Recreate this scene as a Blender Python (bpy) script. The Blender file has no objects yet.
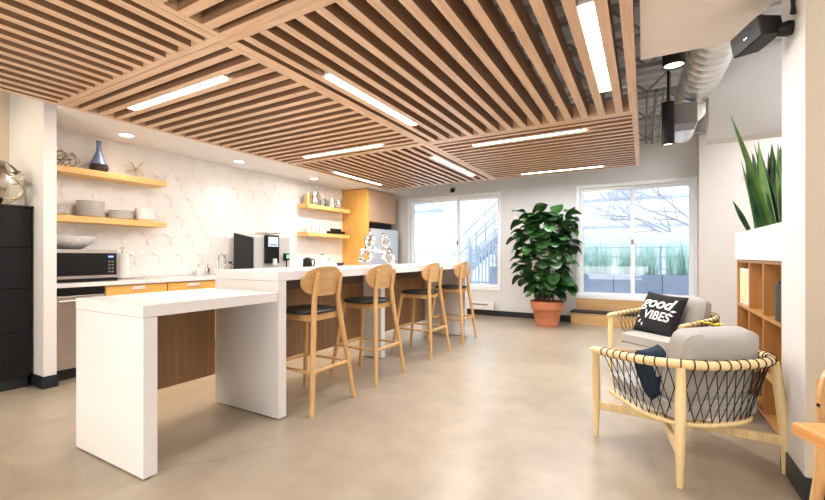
import bpy, bmesh, math, random
from mathutils import Vector, Matrix, Euler
random.seed(7)
sc = bpy.context.scene
COL = sc.collection
PI = math.pi

# ------------------------------------------------------------------ materials
def _new(name):
    m = bpy.data.materials.new(name); m.use_nodes = True
    nt = m.node_tree
    return m, nt, nt.nodes, nt.links, nt.nodes['Principled BSDF']

def pmat(name, col, rough=0.5, metal=0.0, var=0.04, scale=6.0, bump=0.0, bscale=60.0, coat=0.0, spec=0.5, stretch=None):
    m, nt, N, L, b = _new(name)
    b.inputs['Roughness'].default_value = rough
    b.inputs['Metallic'].default_value = metal
    b.inputs['Coat Weight'].default_value = coat
    b.inputs['Specular IOR Level'].default_value = spec
    tc = N.new('ShaderNodeTexCoord'); mp = N.new('ShaderNodeMapping')
    if stretch: mp.inputs['Scale'].default_value = stretch
    L.new(tc.outputs['Object'], mp.inputs['Vector'])
    nz = N.new('ShaderNodeTexNoise'); nz.inputs['Scale'].default_value = scale; nz.inputs['Detail'].default_value = 4
    L.new(mp.outputs['Vector'], nz.inputs['Vector'])
    cr = N.new('ShaderNodeValToRGB')
    lo = [max(0, c*(1-var*2)) for c in col[:3]]; hi = [min(1, c*(1+var)) for c in col[:3]]
    cr.color_ramp.elements[0].position = .3; cr.color_ramp.elements[1].position = .7
    cr.color_ramp.elements[0].color = (*lo, 1); cr.color_ramp.elements[1].color = (*hi, 1)
    L.new(nz.outputs['Fac'], cr.inputs['Fac']); L.new(cr.outputs['Color'], b.inputs['Base Color'])
    if bump:
        n2 = N.new('ShaderNodeTexNoise'); n2.inputs['Scale'].default_value = bscale
        L.new(mp.outputs['Vector'], n2.inputs['Vector'])
        bp = N.new('ShaderNodeBump'); bp.inputs['Strength'].default_value = bump; bp.inputs['Distance'].default_value = .004
        L.new(n2.outputs['Fac'], bp.inputs['Height']); L.new(bp.outputs['Normal'], b.inputs['Normal'])
    return m

def wood(name, light, dark, axis='y', rough=0.45, grain=1.0, coat=0.0):
    """long fibres along one object axis with cathedral figure"""
    m, nt, N, L, b = _new(name)
    b.inputs['Roughness'].default_value = rough; b.inputs['Coat Weight'].default_value = coat
    tc = N.new('ShaderNodeTexCoord'); mp = N.new('ShaderNodeMapping')
    s = {'x': (.5, 9, 9), 'y': (9, .5, 9), 'z': (9, 9, .5)}[axis]
    mp.inputs['Scale'].default_value = s
    L.new(tc.outputs['Object'], mp.inputs['Vector'])
    nz = N.new('ShaderNodeTexNoise'); nz.inputs['Scale'].default_value = 1.3*grain; nz.inputs['Detail'].default_value = 3
    nz.inputs['Distortion'].default_value = .5
    L.new(mp.outputs['Vector'], nz.inputs['Vector'])
    ma = N.new('ShaderNodeMath'); ma.operation = 'MULTIPLY'; ma.inputs[1].default_value = 9
    L.new(nz.outputs['Fac'], ma.inputs[0])
    fr = N.new('ShaderNodeMath'); fr.operation = 'PINGPONG'; fr.inputs[1].default_value = 1
    L.new(ma.outputs[0], fr.inputs[0])
    n2 = N.new('ShaderNodeTexNoise'); n2.inputs['Scale'].default_value = 9*grain; n2.inputs['Detail'].default_value = 5
    L.new(mp.outputs['Vector'], n2.inputs['Vector'])
    mx = N.new('ShaderNodeMath'); mx.operation = 'MULTIPLY_ADD'; mx.inputs[1].default_value = .45
    L.new(fr.outputs[0], mx.inputs[0]); 
    m3 = N.new('ShaderNodeMath'); m3.operation = 'MULTIPLY'; m3.inputs[1].default_value = .6
    L.new(n2.outputs['Fac'], m3.inputs[0]); L.new(m3.outputs[0], mx.inputs[2])
    cr = N.new('ShaderNodeValToRGB')
    cr.color_ramp.elements[0].color = (*dark, 1); cr.color_ramp.elements[1].color = (*light, 1)
    cr.color_ramp.elements[0].position = .1; cr.color_ramp.elements[1].position = .75
    L.new(mx.outputs[0], cr.inputs['Fac']); L.new(cr.outputs['Color'], b.inputs['Base Color'])
    return m

def emis(name, col, strength):
    m, nt, N, L, b = _new(name)
    b.inputs['Base Color'].default_value = (*col, 1)
    b.inputs['Emission Color'].default_value = (*col, 1)
    b.inputs['Emission Strength'].default_value = strength
    return m

def glassmat(name, tint=(.95, .98, 1), gloss=.08):
    m, nt, N, L, b = _new(name)
    N.remove(b)
    out = N['Material Output']
    t = N.new('ShaderNodeBsdfTransparent'); t.inputs['Color'].default_value = (*tint, 1)
    g = N.new('ShaderNodeBsdfGlossy'); g.inputs['Roughness'].default_value = .02
    fr = N.new('ShaderNodeFresnel'); fr.inputs['IOR'].default_value = 1.35
    mx = N.new('ShaderNodeMixShader')
    L.new(fr.outputs[0], mx.inputs['Fac']); L.new(t.outputs[0], mx.inputs[1]); L.new(g.outputs[0], mx.inputs[2])
    L.new(mx.outputs[0], out.inputs['Surface'])
    return m

def floormat():
    m, nt, N, L, b = _new('polished_concrete')
    tc = N.new('ShaderNodeTexCoord')
    n1 = N.new('ShaderNodeTexNoise'); n1.inputs['Scale'].default_value = .9; n1.inputs['Detail'].default_value = 7; n1.inputs['Roughness'].default_value = .6
    n2 = N.new('ShaderNodeTexNoise'); n2.inputs['Scale'].default_value = 5; n2.inputs['Detail'].default_value = 8
    L.new(tc.outputs['Object'], n1.inputs['Vector']); L.new(tc.outputs['Object'], n2.inputs['Vector'])
    cr = N.new('ShaderNodeValToRGB')
    cr.color_ramp.elements[0].position = .3; cr.color_ramp.elements[1].position = .68
    cr.color_ramp.elements[0].color = (.33, .275, .205, 1); cr.color_ramp.elements[1].color = (.44, .375, .29, 1)
    L.new(n1.outputs['Fac'], cr.inputs['Fac'])
    c2 = N.new('ShaderNodeValToRGB'); c2.color_ramp.elements[0].position = .35; c2.color_ramp.elements[1].position = .65
    c2.color_ramp.elements[0].color = (.86, .86, .86, 1); c2.color_ramp.elements[1].color = (1.0, 1.0, 1.0, 1)
    L.new(n2.outputs['Fac'], c2.inputs['Fac'])
    mu = N.new('ShaderNodeMix'); mu.data_type = 'RGBA'; mu.blend_type = 'MULTIPLY'; mu.inputs['Factor'].default_value = 1
    L.new(cr.outputs['Color'], mu.inputs['A']); L.new(c2.outputs['Color'], mu.inputs['B'])
    # hairline cracks: thin Voronoi edges, distorted, only in a few patches
    dn = N.new('ShaderNodeTexNoise'); dn.inputs['Scale'].default_value = 1.6; dn.inputs['Detail'].default_value = 5
    L.new(tc.outputs['Object'], dn.inputs['Vector'])
    dm = N.new('ShaderNodeMix'); dm.data_type = 'RGBA'; dm.inputs['Factor'].default_value = .3
    L.new(tc.outputs['Object'], dm.inputs['A']); L.new(dn.outputs['Color'], dm.inputs['B'])
    vo = N.new('ShaderNodeTexVoronoi'); vo.feature = 'DISTANCE_TO_EDGE'; vo.inputs['Scale'].default_value = .75
    L.new(dm.outputs['Result'], vo.inputs['Vector'])
    lt = N.new('ShaderNodeMapRange'); lt.inputs['From Min'].default_value = 0; lt.inputs['From Max'].default_value = .004
    lt.inputs['To Min'].default_value = .72; lt.inputs['To Max'].default_value = 1
    L.new(vo.outputs['Distance'], lt.inputs['Value'])
    pm = N.new('ShaderNodeTexNoise'); pm.inputs['Scale'].default_value = .5
    L.new(tc.outputs['Object'], pm.inputs['Vector'])
    pr_ = N.new('ShaderNodeMapRange'); pr_.inputs['From Min'].default_value = .5; pr_.inputs['From Max'].default_value = .6
    L.new(pm.outputs['Fac'], pr_.inputs['Value'])
    mm = N.new('ShaderNodeMix'); mm.data_type = 'FLOAT'; mm.inputs['A'].default_value = 1
    L.new(pr_.outputs[0], mm.inputs['Factor']); L.new(lt.outputs[0], mm.inputs['B'])
    m4 = N.new('ShaderNodeMix'); m4.data_type = 'RGBA'; m4.blend_type = 'MULTIPLY'; m4.inputs['Factor'].default_value = 1
    L.new(mu.outputs['Result'], m4.inputs['A']); L.new(mm.outputs['Result'], m4.inputs['B'])
    L.new(m4.outputs['Result'], b.inputs['Base Color'])
    rr = N.new('ShaderNodeMapRange'); rr.inputs['To Min'].default_value = .25; rr.inputs['To Max'].default_value = .36
    L.new(n2.outputs['Fac'], rr.inputs['Value']); L.new(rr.outputs[0], b.inputs['Roughness'])
    b.inputs['Specular IOR Level'].default_value = .55
    return m

def dirt_leaf(name, a, bcol, rough=.35):
    m, nt, N, L, b = _new(name)
    tc = N.new('ShaderNodeTexCoord'); nz = N.new('ShaderNodeTexNoise'); nz.inputs['Scale'].default_value = 7
    L.new(tc.outputs['Object'], nz.inputs['Vector'])
    cr = N.new('ShaderNodeValToRGB'); cr.color_ramp.elements[0].position = .35; cr.color_ramp.elements[1].position = .65
    cr.color_ramp.elements[0].color = (*a, 1); cr.color_ramp.elements[1].color = (*bcol, 1)
    L.new(nz.outputs['Fac'], cr.inputs['Fac']); L.new(cr.outputs['Color'], b.inputs['Base Color'])
    b.inputs['Roughness'].default_value = rough
    return m

M = {}
M['wall'] = pmat('white_paint', (.73, .715, .705), .6, var=.01)
M['wall_window'] = pmat('pale_grey_paint', (.70, .71, .725), .6, var=.01)
M['wall_beige'] = pmat('warm_beige_paint', (.70, .60, .46), .6, var=.01)
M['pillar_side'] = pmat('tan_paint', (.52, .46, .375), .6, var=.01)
M['wall_side'] = pmat('soft_beige_paint', (.62, .585, .56), .6, var=.01)
M['soffit'] = pmat('white_soffit_paint', (.86, .84, .82), .6, var=.01)
M['bulk'] = pmat('cream_soffit_paint', (.84, .76, .68), .6, var=.01)
M['deck'] = pmat('painted_steel_deck', (.74, .73, .74), .5, metal=.2, var=.05)
M['steel_grey'] = pmat('grey_joist_steel', (.42, .41, .41), .5, metal=.4, var=.05)
M['floor'] = floormat()
M['black_base'] = pmat('black_vinyl_base', (.012, .015, .02), .45)
M['quartz'] = pmat('white_quartz', (.76, .755, .76), .22, var=.01, scale=30)
M['relief'] = pmat('white_relief_tile', (.82, .80, .785), .3, var=.01)
OAK_L, OAK_D = (.80, .56, .38), (.62, .40, .245)
M['slat_x'] = wood('oak_slat_along_x', OAK_L, OAK_D, 'x')
M['slat_y'] = wood('oak_slat_along_y', OAK_L, OAK_D, 'y')
SHADED_L, SHADED_D = (.34, .195, .11), (.24, .13, .07)  # oak darkened to paint the shade between the slats into the colour
M['slat_x_shaded'] = wood('oak_slat_shaded_x', SHADED_L, SHADED_D, 'x')
M['slat_y_shaded'] = wood('oak_slat_shaded_y', SHADED_L, SHADED_D, 'y')
M['bamboo_y'] = wood('golden_oak_along_y', (.80, .47, .13), (.66, .35, .08), 'y', .4, 2)
M['bamboo_z'] = wood('golden_oak_along_z', (.72, .40, .10), (.60, .31, .065), 'z', .4, 2)
M['shelf'] = wood('shelf_oak', (.84, .54, .20), (.72, .42, .13), 'y', .4, 2)
M['door_wood'] = wood('pinkish_oak_door', (.60, .40, .26), (.50, .32, .20), 'z', .4, 2)
M['walnut_y'] = wood('brown_veneer_panel', (.36, .20, .095), (.25, .13, .055), 'z', .4, .6)
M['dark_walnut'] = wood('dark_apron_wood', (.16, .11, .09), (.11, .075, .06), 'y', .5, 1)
M['stool_wood'] = wood('stool_oak', (.68, .42, .18), (.54, .31, .115), 'z', .4, 1.5)
M['stool_ply'] = wood('stool_back_oak', (.60, .37, .17), (.49, .285, .115), 'y', .4, 1.5)
M['ash'] = wood('pale_ash', (.82, .65, .36), (.70, .52, .25), 'z', .4, 1.3)
M['step_wood'] = wood('light_oak_step', (.68, .43, .19), (.56, .33, .13), 'x', .4, 1)
M['bookcase'] = wood('bookcase_oak', (.50, .25, .085), (.39, .18, .05), 'z', .35, 1)
M['table_wood'] = wood('orange_oak_table', (.72, .36, .12), (.60, .27, .08), 'x', .35, 1)
M['brown_wood'] = wood('red_brown_wood', (.42, .19, .08), (.30, .13, .05), 'z', .4, 1)
M['black_leather'] = pmat('black_leather', (.018, .018, .02), .42, bump=.2, bscale=120)
M['black_lacquer'] = pmat('black_cabinet_laminate', (.007, .007, .009), .5, var=.1, spec=.25)
M['black'] = pmat('black_plastic', (.008, .008, .009), .3, spec=.3)
M['black_matte'] = pmat('matte_black_metal', (.01, .01, .011), .5, spec=.3)
M['gap'] = pmat('dark_recess', (.01, .01, .01), .8)
M['charcoal'] = pmat('charcoal_panel', (.022, .023, .025), .5, spec=.3)
M['inox'] = pmat('brushed_stainless', (.56, .52, .48), .33, metal=.9, var=.06, scale=8, stretch=(1, 1, 20))
M['fridge_steel'] = pmat('pale_stainless', (.72, .73, .75), .34, metal=.55, var=.06, scale=2, stretch=(6, 6, .3))
M['fridge_side'] = pmat('grey_steel_side', (.24, .27, .31), .4, metal=.5)
M['chrome'] = pmat('chrome', (.66, .63, .58), .08, metal=1, var=.01)
M['nickel'] = pmat('satin_nickel', (.62, .58, .50), .25, metal=1)
M['duct'] = pmat('galvanised_steel', (.88, .89, .90), .28, metal=.6, var=.1, scale=5)
M['galv_dull'] = pmat('dull_grey_metal', (.25, .24, .23), .5, metal=.4)
M['brass'] = pmat('brass_wire', (.62, .44, .20), .3, metal=1)
M['bronze'] = pmat('bronze_wire', (.28, .18, .09), .35, metal=1)
M['white_pl'] = pmat('white_plastic', (.82, .82, .82), .35, var=.01)
M['cm_white'] = pmat('light_grey_plastic', (.52, .52, .53), .35, var=.01)
M['frame_white'] = pmat('white_window_frame', (.88, .91, .95), .35, var=.01)
M['china'] = pmat('white_china', (.88, .87, .86), .2, var=.02)
M['glass'] = glassmat('window_glass')
M['crystal'] = glassmat('drinking_glass', (.90, .92, .93))
M['frost'] = pmat('cut_glass', (.80, .80, .82), .12, var=.12, scale=60, bump=.8, bscale=90)
M['terracotta'] = pmat('terracotta', (.56, .20, .10), .65, var=.10, scale=4)
M['soil'] = pmat('potting_soil', (.05, .035, .025), .9, bump=1, bscale=40)
M['fig'] = dirt_leaf('fig_leaf', (.010, .048, .012), (.04, .12, .025), .3)
M['snake'] = dirt_leaf('snake_leaf', (.010, .05, .02), (.05, .15, .035), .38)
M['snake_edge'] = dirt_leaf('snake_light', (.10, .24, .06), (.20, .36, .09), .4)
M['stem'] = pmat('brown_stem', (.16, .11, .07), .7)
M['fabric'] = pmat('grey_wool', (.42, .405, .39), .95, var=.05, scale=90, bump=.6, bscale=220, spec=.2)
M['pillow_black'] = pmat('black_cotton', (.022, .022, .026), .9, var=.1, scale=80, bump=.3, bscale=200, spec=.2)
M['print_white'] = pmat('cream_print', (.85, .82, .78), .8, var=.02)
M['navy'] = pmat('navy_cotton', (.02, .035, .06), .9, spec=.2)
M['cord'] = pmat('black_cord', (.012, .012, .012), .7)
M['blue_glaze'] = pmat('blue_glaze', (.17, .24, .42), .15, var=.15, scale=8)
M['dark_glaze'] = pmat('dark_brown_glaze', (.03, .02, .025), .15)
M['paper'] = pmat('white_paper', (.84, .82, .80), .9, var=.01)
M['cream_card'] = pmat('cream_card', (.80, .70, .42), .7, var=.05)
M['red'] = pmat('red_alarm', (.45, .08, .04), .4)
M['yellow'] = pmat('yellow_petal', (.90, .72, .02), .5)
M['led'] = emis('led_diffuser', (1.0, .93, .84), 9)
M['lamp_warm'] = emis('warm_lamp', (1.0, .80, .55), 4)
M['lamp_disc'] = emis('downlight_disc', (1.0, .92, .82), 8)
M['screen'] = emis('touch_screen', (.35, .45, .58), .9)
M['screen_dark'] = emis('blue_digits', (.2, .3, .9), 1.2)
M['green_led'] = emis('green_display', (.15, .6, .2), .9)
M['terrace'] = pmat('terrace_pavers', (.62, .62, .64), .7)
M['planter'] = pmat('blue_grey_planter', (.30, .34, .43), .5)
M['grass_out'] = dirt_leaf('pale_grass_blade', (.34, .56, .47), (.52, .72, .62), .6)
M['bld'] = pmat('pale_render_wall', (.56, .57, .60), .8, var=.04)
M['bld_dark'] = pmat('grey_cladding', (.34, .36, .42), .8, var=.1)
M['bark'] = pmat('grey_bark', (.30, .28, .31), .8, var=.1)
M['rail'] = pmat('pale_rail_metal', (.30, .34, .40), .5, metal=.2)
M['fence'] = pmat('pale_fence', (.36, .41, .47), .6)

# ------------------------------------------------------------------ mesh helpers
def link(o, parent=None):
    COL.objects.link(o)
    if parent is not None: o.parent = parent
    return o

def obj(name, bm, mat, parent=None, smooth=False, bevel=0.0, loc=None, rot=None):
    me = bpy.data.meshes.new(name)
    bmesh.ops.recalc_face_normals(bm, faces=bm.faces[:])
    bm.to_mesh(me); bm.free()
    mats = mat if isinstance(mat, (list, tuple)) else [mat]
    for m in mats: me.materials.append(m)
    if smooth:
        for p in me.polygons: p.use_smooth = True
        try: me.set_sharp_from_angle(angle=math.radians(40))
        except Exception: pass
    o = bpy.data.objects.new(name, me); link(o, parent)
    if loc is not None: o.location = loc
    if rot is not None: o.rotation_euler = rot
    if bevel:
        b = o.modifiers.new('bevel', 'BEVEL'); b.width = bevel; b.segments = 2; b.limit_method = 'ANGLE'
    return o

def tag(o, label, cat, group=None, kind=None):
    o['label'] = label; o['category'] = cat
    if group: o['group'] = group
    if kind: o['kind'] = kind
    return o

def thing(name, label, cat, loc=(0, 0, 0), rz=0, group=None):
    o = bpy.data.objects.new(name, None); o.empty_display_size = .05
    COL.objects.link(o); o.location = loc; o.rotation_euler = (0, 0, rz)
    return tag(o, label, cat, group)

def struct(name, bm, mat, parent=None, **k):
    o = obj(name, bm, mat, parent, **k)
    if parent is None: o['kind'] = 'structure'
    return o

def dup(root, loc, rz, label, group=None):
    r = root.copy(); COL.objects.link(r); r.location = loc; r.rotation_euler = (0, 0, rz); r['label'] = label
    if group: r['group'] = group
    for ch in list(root.children):
        c = ch.copy(); COL.objects.link(c); c.parent = r
        for g in list(ch.children):
            d = g.copy(); COL.objects.link(d); d.parent = c
    return r

def box(bm, x0, x1, y0, y1, z0, z1, mi=0):
    vs = [bm.verts.new((x, y, z)) for z in (z0, z1) for y in (y0, y1) for x in (x0, x1)]
    for f in ((0, 2, 3, 1), (4, 5, 7, 6), (0, 1, 5, 4), (2, 6, 7, 3), (0, 4, 6, 2), (1, 3, 7, 5)):
        fa = bm.faces.new([vs[i] for i in f]); fa.material_index = mi
    return bm
def B(*a, **k):
    bm = bmesh.new()
    if a: box(bm, *a, **k)
    return bm
def hexa(bm, pts, mi=0):
    """8 points: 4 bottom ccw, 4 top ccw"""
    v = [bm.verts.new(p) for p in pts]
    for f in ((3, 2, 1, 0), (4, 5, 6, 7), (0, 1, 5, 4), (1, 2, 6, 5), (2, 3, 7, 6), (3, 0, 4, 7)):
        bm.faces.new([v[i] for i in f]).material_index = mi
    return bm
def tube(bm, pts, r, seg=10, closed=False, mi=0, flat=None):
    pts = [Vector(p) for p in pts]; n = len(pts)
    rs = r if isinstance(r, (list, tuple)) else [r]*n
    rings = []; prev = None
    for i, p in enumerate(pts):
        if closed: t = pts[(i+1) % n]-pts[i-1]
        else: t = pts[min(i+1, n-1)]-pts[max(i-1, 0)]
        t.normalize()
        if prev is None:
            a = Vector((0, 0, 1)) if abs(t.z) < .9 else Vector((1, 0, 0))
            u = t.cross(a).normalized()
        else:
            u = (prev - t*prev.dot(t)).normalized()
        prev = u; w = t.cross(u)
        fx, fy = flat if flat else (1, 1)
        rings.append([bm.verts.new(p+(u*math.cos(2*PI*k/seg)*fx+w*math.sin(2*PI*k/seg)*fy)*rs[i]) for k in range(seg)])
    m = n if closed else n-1
    for i in range(m):
        a, b = rings[i], rings[(i+1) % n]
        for k in range(seg):
            f = bm.faces.new((a[k], a[(k+1) % seg], b[(k+1) % seg], b[k])); f.material_index = mi
    if not closed:
        bm.faces.new(rings[0]).material_index = mi; bm.faces.new(rings[-1][::-1]).material_index = mi
    return bm
def T(pts, r, **k): return tube(bmesh.new(), pts, r, **k)
def lathe(bm, prof, c=(0, 0, 0), seg=32, mi=0):
    rings = []
    for (r, z) in prof:
        if r < 1e-5: rings.append([bm.verts.new((c[0], c[1], c[2]+z))])
        else: rings.append([bm.verts.new((c[0]+r*math.cos(2*PI*k/seg), c[1]+r*math.sin(2*PI*k/seg), c[2]+z)) for k in range(seg)])
    for a, b in zip(rings, rings[1:]):
        if len(a) == 1 and len(b) == 1: continue
        for k in range(seg):
            k2 = (k+1) % seg
            if len(a) == 1: f = bm.faces.new((a[0], b[k], b[k2]))
            elif len(b) == 1: f = bm.faces.new((a[k], b[0], a[k2]))
            else: f = bm.faces.new((a[k], b[k], b[k2], a[k2]))
            f.material_index = mi
    return bm
def LA(prof, **k): return lathe(bmesh.new(), prof, **k)
def prism(bm, poly, z0, z1, mi=0):
    a = [bm.verts.new((x, y, z0)) for x, y in poly]; b = [bm.verts.new((x, y, z1)) for x, y in poly]
    bm.faces.new(a[::-1]).material_index = mi; bm.faces.new(b).material_index = mi
    n = len(poly)
    for i in range(n): bm.faces.new((a[i], a[(i+1) % n], b[(i+1) % n], b[i])).material_index = mi
    return bm
def sgn(x): return -1 if x < 0 else 1
def cushion(bm, w, d, h, n=14, e=.28, pinch=0.0, edge=.35):
    """soft box centred at origin, w x d in XY, thickness h in Z; pinch>0 = knife-edged throw pillow"""
    top = {}; bot = {}
    for i in range(n+1):
        for j in range(n+1):
            u = -1+2*i/n; v = -1+2*j/n
            x = u; y = v
            if pinch:
                x = u*(1-pinch*(1-v*v)*abs(u)**2); y = v*(1-pinch*(1-u*u)*abs(v)**2)
                th = ((1-u**4)*(1-v**4))**.55
            else:
                # round the corners in plan
                rr = (abs(u)**8+abs(v)**8)**.125
                mxx = max(abs(u), abs(v))
                if rr > 0: x = u*mxx/rr; y = v*mxx/rr
                th = edge+(1-edge)*((1-abs(u)**5)*(1-abs(v)**5))**.4
            top[i, j] = bm.verts.new((x*w/2, y*d/2, h/2*th))
            if pinch and (i in (0, n) or j in (0, n)): bot[i, j] = top[i, j]
            else: bot[i, j] = bm.verts.new((x*w/2, y*d/2, -h/2*th))
    for i in range(n):
        for j in range(n):
            bm.faces.new((top[i, j], top[i+1, j], top[i+1, j+1], top[i, j+1]))
            bm.faces.new((bot[i, j], bot[i, j+1], bot[i+1, j+1], bot[i+1, j]))
    if not pinch:
        for i in range(n):
            for (a, b) in (((i, 0), (i+1, 0)), ((i+1, n), (i, n)), ((0, i+1), (0, i)), ((n, i), (n, i+1))):
                bm.faces.new((bot[a], bot[b], top[b], top[a]))
    return bm

# ------------------------------------------------------------------ camera
cam = bpy.data.cameras.new('camera'); co = bpy.data.objects.new('camera', cam); COL.objects.link(co)
cam.sensor_width = 36; cam.lens = 408/825*36; cam.shift_y = 6/825
co.location = (0, 0, 1.18); co.rotation_euler = (PI/2, 0, .516); cam.clip_start = .02
sc.camera = co

# ------------------------------------------------------------------ shell
DK = 3.35
struct('floor', B(-5.6, 3.4, -3.6, 8.05, -.1, 0), M['floor'])
# corrugated steel deck
bm = bmesh.new(); y = -3.6; k = 0; prof = []
while y < 8.05:
    prof += [(y, DK), (y+.08, DK), (y+.11, DK+.05), (y+.19, DK+.05)]; y += .22
prev = None
for (yy, zz) in prof:
    a = (bm.verts.new((-5.6, yy, zz)), bm.verts.new((3.4, yy, zz)))
    if prev: bm.faces.new((prev[0], prev[1], a[1], a[0]))
    prev = a
box(bm, -5.6, 3.4, -3.6, 8.3, DK+.06, DK+.1)
struct('ceiling', bm, M['deck'])
W0, W1 = (-4.53, -2.43, .50, 2.44), (-1.05, .74, .43, 2.43)
bm = bmesh.new()
for (a, b, c, d) in ((-5.6, W0[0], 0, DK), (W0[0], W0[1], 0, W0[2]), (W0[0], W0[1], W0[3], DK), (W0[1], W1[0], 0, DK),
                     (W1[0], W1[1], 0, W1[2]), (W1[0], W1[1], W1[3], DK), (W1[1], 3.4, 0, DK)):
    box(bm, a, b, 7.8, 8.05, c, d)
struct('wall_back', bm, M['wall_window'])
struct('wall_left', B(-5.6, -5.42, -3.6, 1.58, 0, DK), M['wall_beige'])
struct('wall_kitchen_back', B(-5.6, -5.32, 1.58, 7.8, 0, DK), M['wall'])
struct('wall_right', B(3.2, 3.4, -3.6, 7.8, 0, DK), M['wall'])
struct('wall_front', B(-5.42, 3.2, -3.6, -3.4, 0, DK), M['wall'])
struct('wall_side', B(.725, 3.2, 7.5, 7.8, 0, DK), M['wall_side'])
# wall end beside the kitchen
struct('wall_kitchen', B(-5.42, -4.625, 1.53, 1.625, 0, DK), M['wall'], bevel=.004)
struct('baseboard_kitchen', B(-5.42, -4.617, 1.522, 1.633, 0, .11), M['black_base'])
# pillar at right
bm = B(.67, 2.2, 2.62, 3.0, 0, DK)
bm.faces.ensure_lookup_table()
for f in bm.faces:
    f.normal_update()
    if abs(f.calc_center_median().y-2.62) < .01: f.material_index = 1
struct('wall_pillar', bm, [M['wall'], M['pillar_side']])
struct('baseboard_pillar', B(.663, 2.2, 2.612, 3.007, 0, .125), M['black_base'], bevel=.003)
bm = B(-4.7, -1.12, 7.785, 7.8, 0, .105)
struct('baseboard_back', bm, M['black_base'])
struct('baseboard_side', B(.715, 3.2, 7.487, 7.5, 0, .1), M['black_base'])
# soffits
struct('ceiling_kitchen', B(-5.32, -4.48, 1.626, 7.8, 2.51, DK), M['soffit'])
bm = bmesh.new(); prism(bm, [(-.02, -3.4), (.9, -3.4), (.615, 2.6), (.615, 2.86), (.465, 3.28), (-.02, 3.27)], 2.55, DK)
struct('ceiling_soffit', bm, M['bulk'])
struct('ceiling_bulkhead', B(.55, 3.2, 4.9, 5.1, 2.313, DK), M['wall'])

# relief backsplash: lattice of Y ridges
def relief():
    """flat tile with raised three-armed ridges on a hexagonal lattice"""
    bm = bmesh.new(); R = .165; x0 = -5.32; W = math.sqrt(3)*R
    ymin, ymax, zmin, zmax = 1.626, 6.488, .925, 2.508
    box(bm, x0, x0+.004, ymin, ymax, zmin, zmax)
    r = 0; z = zmin
    while z < zmax+R:
        y = ymin+(W/2 if r % 2 else 0)
        while y < ymax+W:
            for k in range(3):
                a = PI/2+PI+k*2*PI/3
                d = Vector((math.cos(a), math.sin(a))); n = Vector((-d.y, d.x)); L_ = R*.80
                pts = [(0, 0, .017), (L_*.55, .040, .004), (L_, .0, .004), (L_*.55, -.040, .004), (L_*.55, 0, .015)]
                v = []
                for (q, w_, h) in pts:
                    py = y+d.x*q+n.x*w_; pz = z+d.y*q+n.y*w_
                    v.append((py, pz, h))
                if min(p[0] for p in v) < ymin or max(p[0] for p in v) > ymax or min(p[1] for p in v) < zmin or max(p[1] for p in v) > zmax: continue
                vv = [bm.verts.new((x0+p[2], p[0], p[1])) for p in v]
                bm.faces.new((vv[0], vv[1], vv[4])); bm.faces.new((vv[1], vv[2], vv[4]))
                bm.faces.new((vv[2], vv[3], vv[4])); bm.faces.new((vv[3], vv[0], vv[4]))
            y += W
        z += 1.5*R; r += 1
    return bm
struct('trim_1', relief(), M['relief'])

# ------------------------------------------------------------------ windows
def window(n, x0, x1, z0, z1, mull):
    bm = bmesh.new(); f = .055; y0, y1 = 7.775, 7.99
    box(bm, x0, x0+f, y0, y1, z0, z1); box(bm, x1-f, x1, y0, y1, z0, z1)
    box(bm, x0+f, x1-f, y0, y1, z1-f, z1); box(bm, x0+f, x1-f, y0, y1, z0, z0+f)
    w = struct('window_%d' % n, bm, M['frame_white'], bevel=.004)
    for i, (a, b, yy) in enumerate(((x0+f, mull+.035, 7.86), (mull-.035, x1-f, 7.91))):
        s = .055; bm = bmesh.new()
        box(bm, a, a+s, yy, yy+.04, z0+f, z1-f); box(bm, b-s, b, yy, yy+.04, z0+f, z1-f)
        box(bm, a+s, b-s, yy, yy+.04, z1-f-s, z1-f); box(bm, a+s, b-s, yy, yy+.04, z0+f, z0+f+s)
        o = obj('sash', bm, M['frame_white'], w, bevel=.003)
        obj('pane', B(a+s, b-s, yy+.018, yy+.022, z0+f+s, z1-f-s), M['glass'], o)
    obj('latch', B(mull-.018, mull+.014, 7.835, 7.862, (z0+z1)/2-.05, (z0+z1)/2+.03), M['galv_dull'], w, bevel=.004)
    return w
window(1, *W0[:2], *W0[2:], -3.38)
window(2, *W1[:2], *W1[2:], -.17)

# sill panel and step below window 2
t = thing('window_bench', 'low oak step box with dark top under the right window', 'bench', (-.2, 7.67, 0))
obj('box_body', B(-.91, .90, -.12, .115, 0, .195), M['step_wood'], t, bevel=.003)
obj('top_board', B(-.92, .905, -.135, .115, .197, .225), M['black_base'], t, bevel=.003)
struct('trim_2', B(-1.05, .705, 7.786, 7.8, .235, .43), M['step_wood'])

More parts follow.
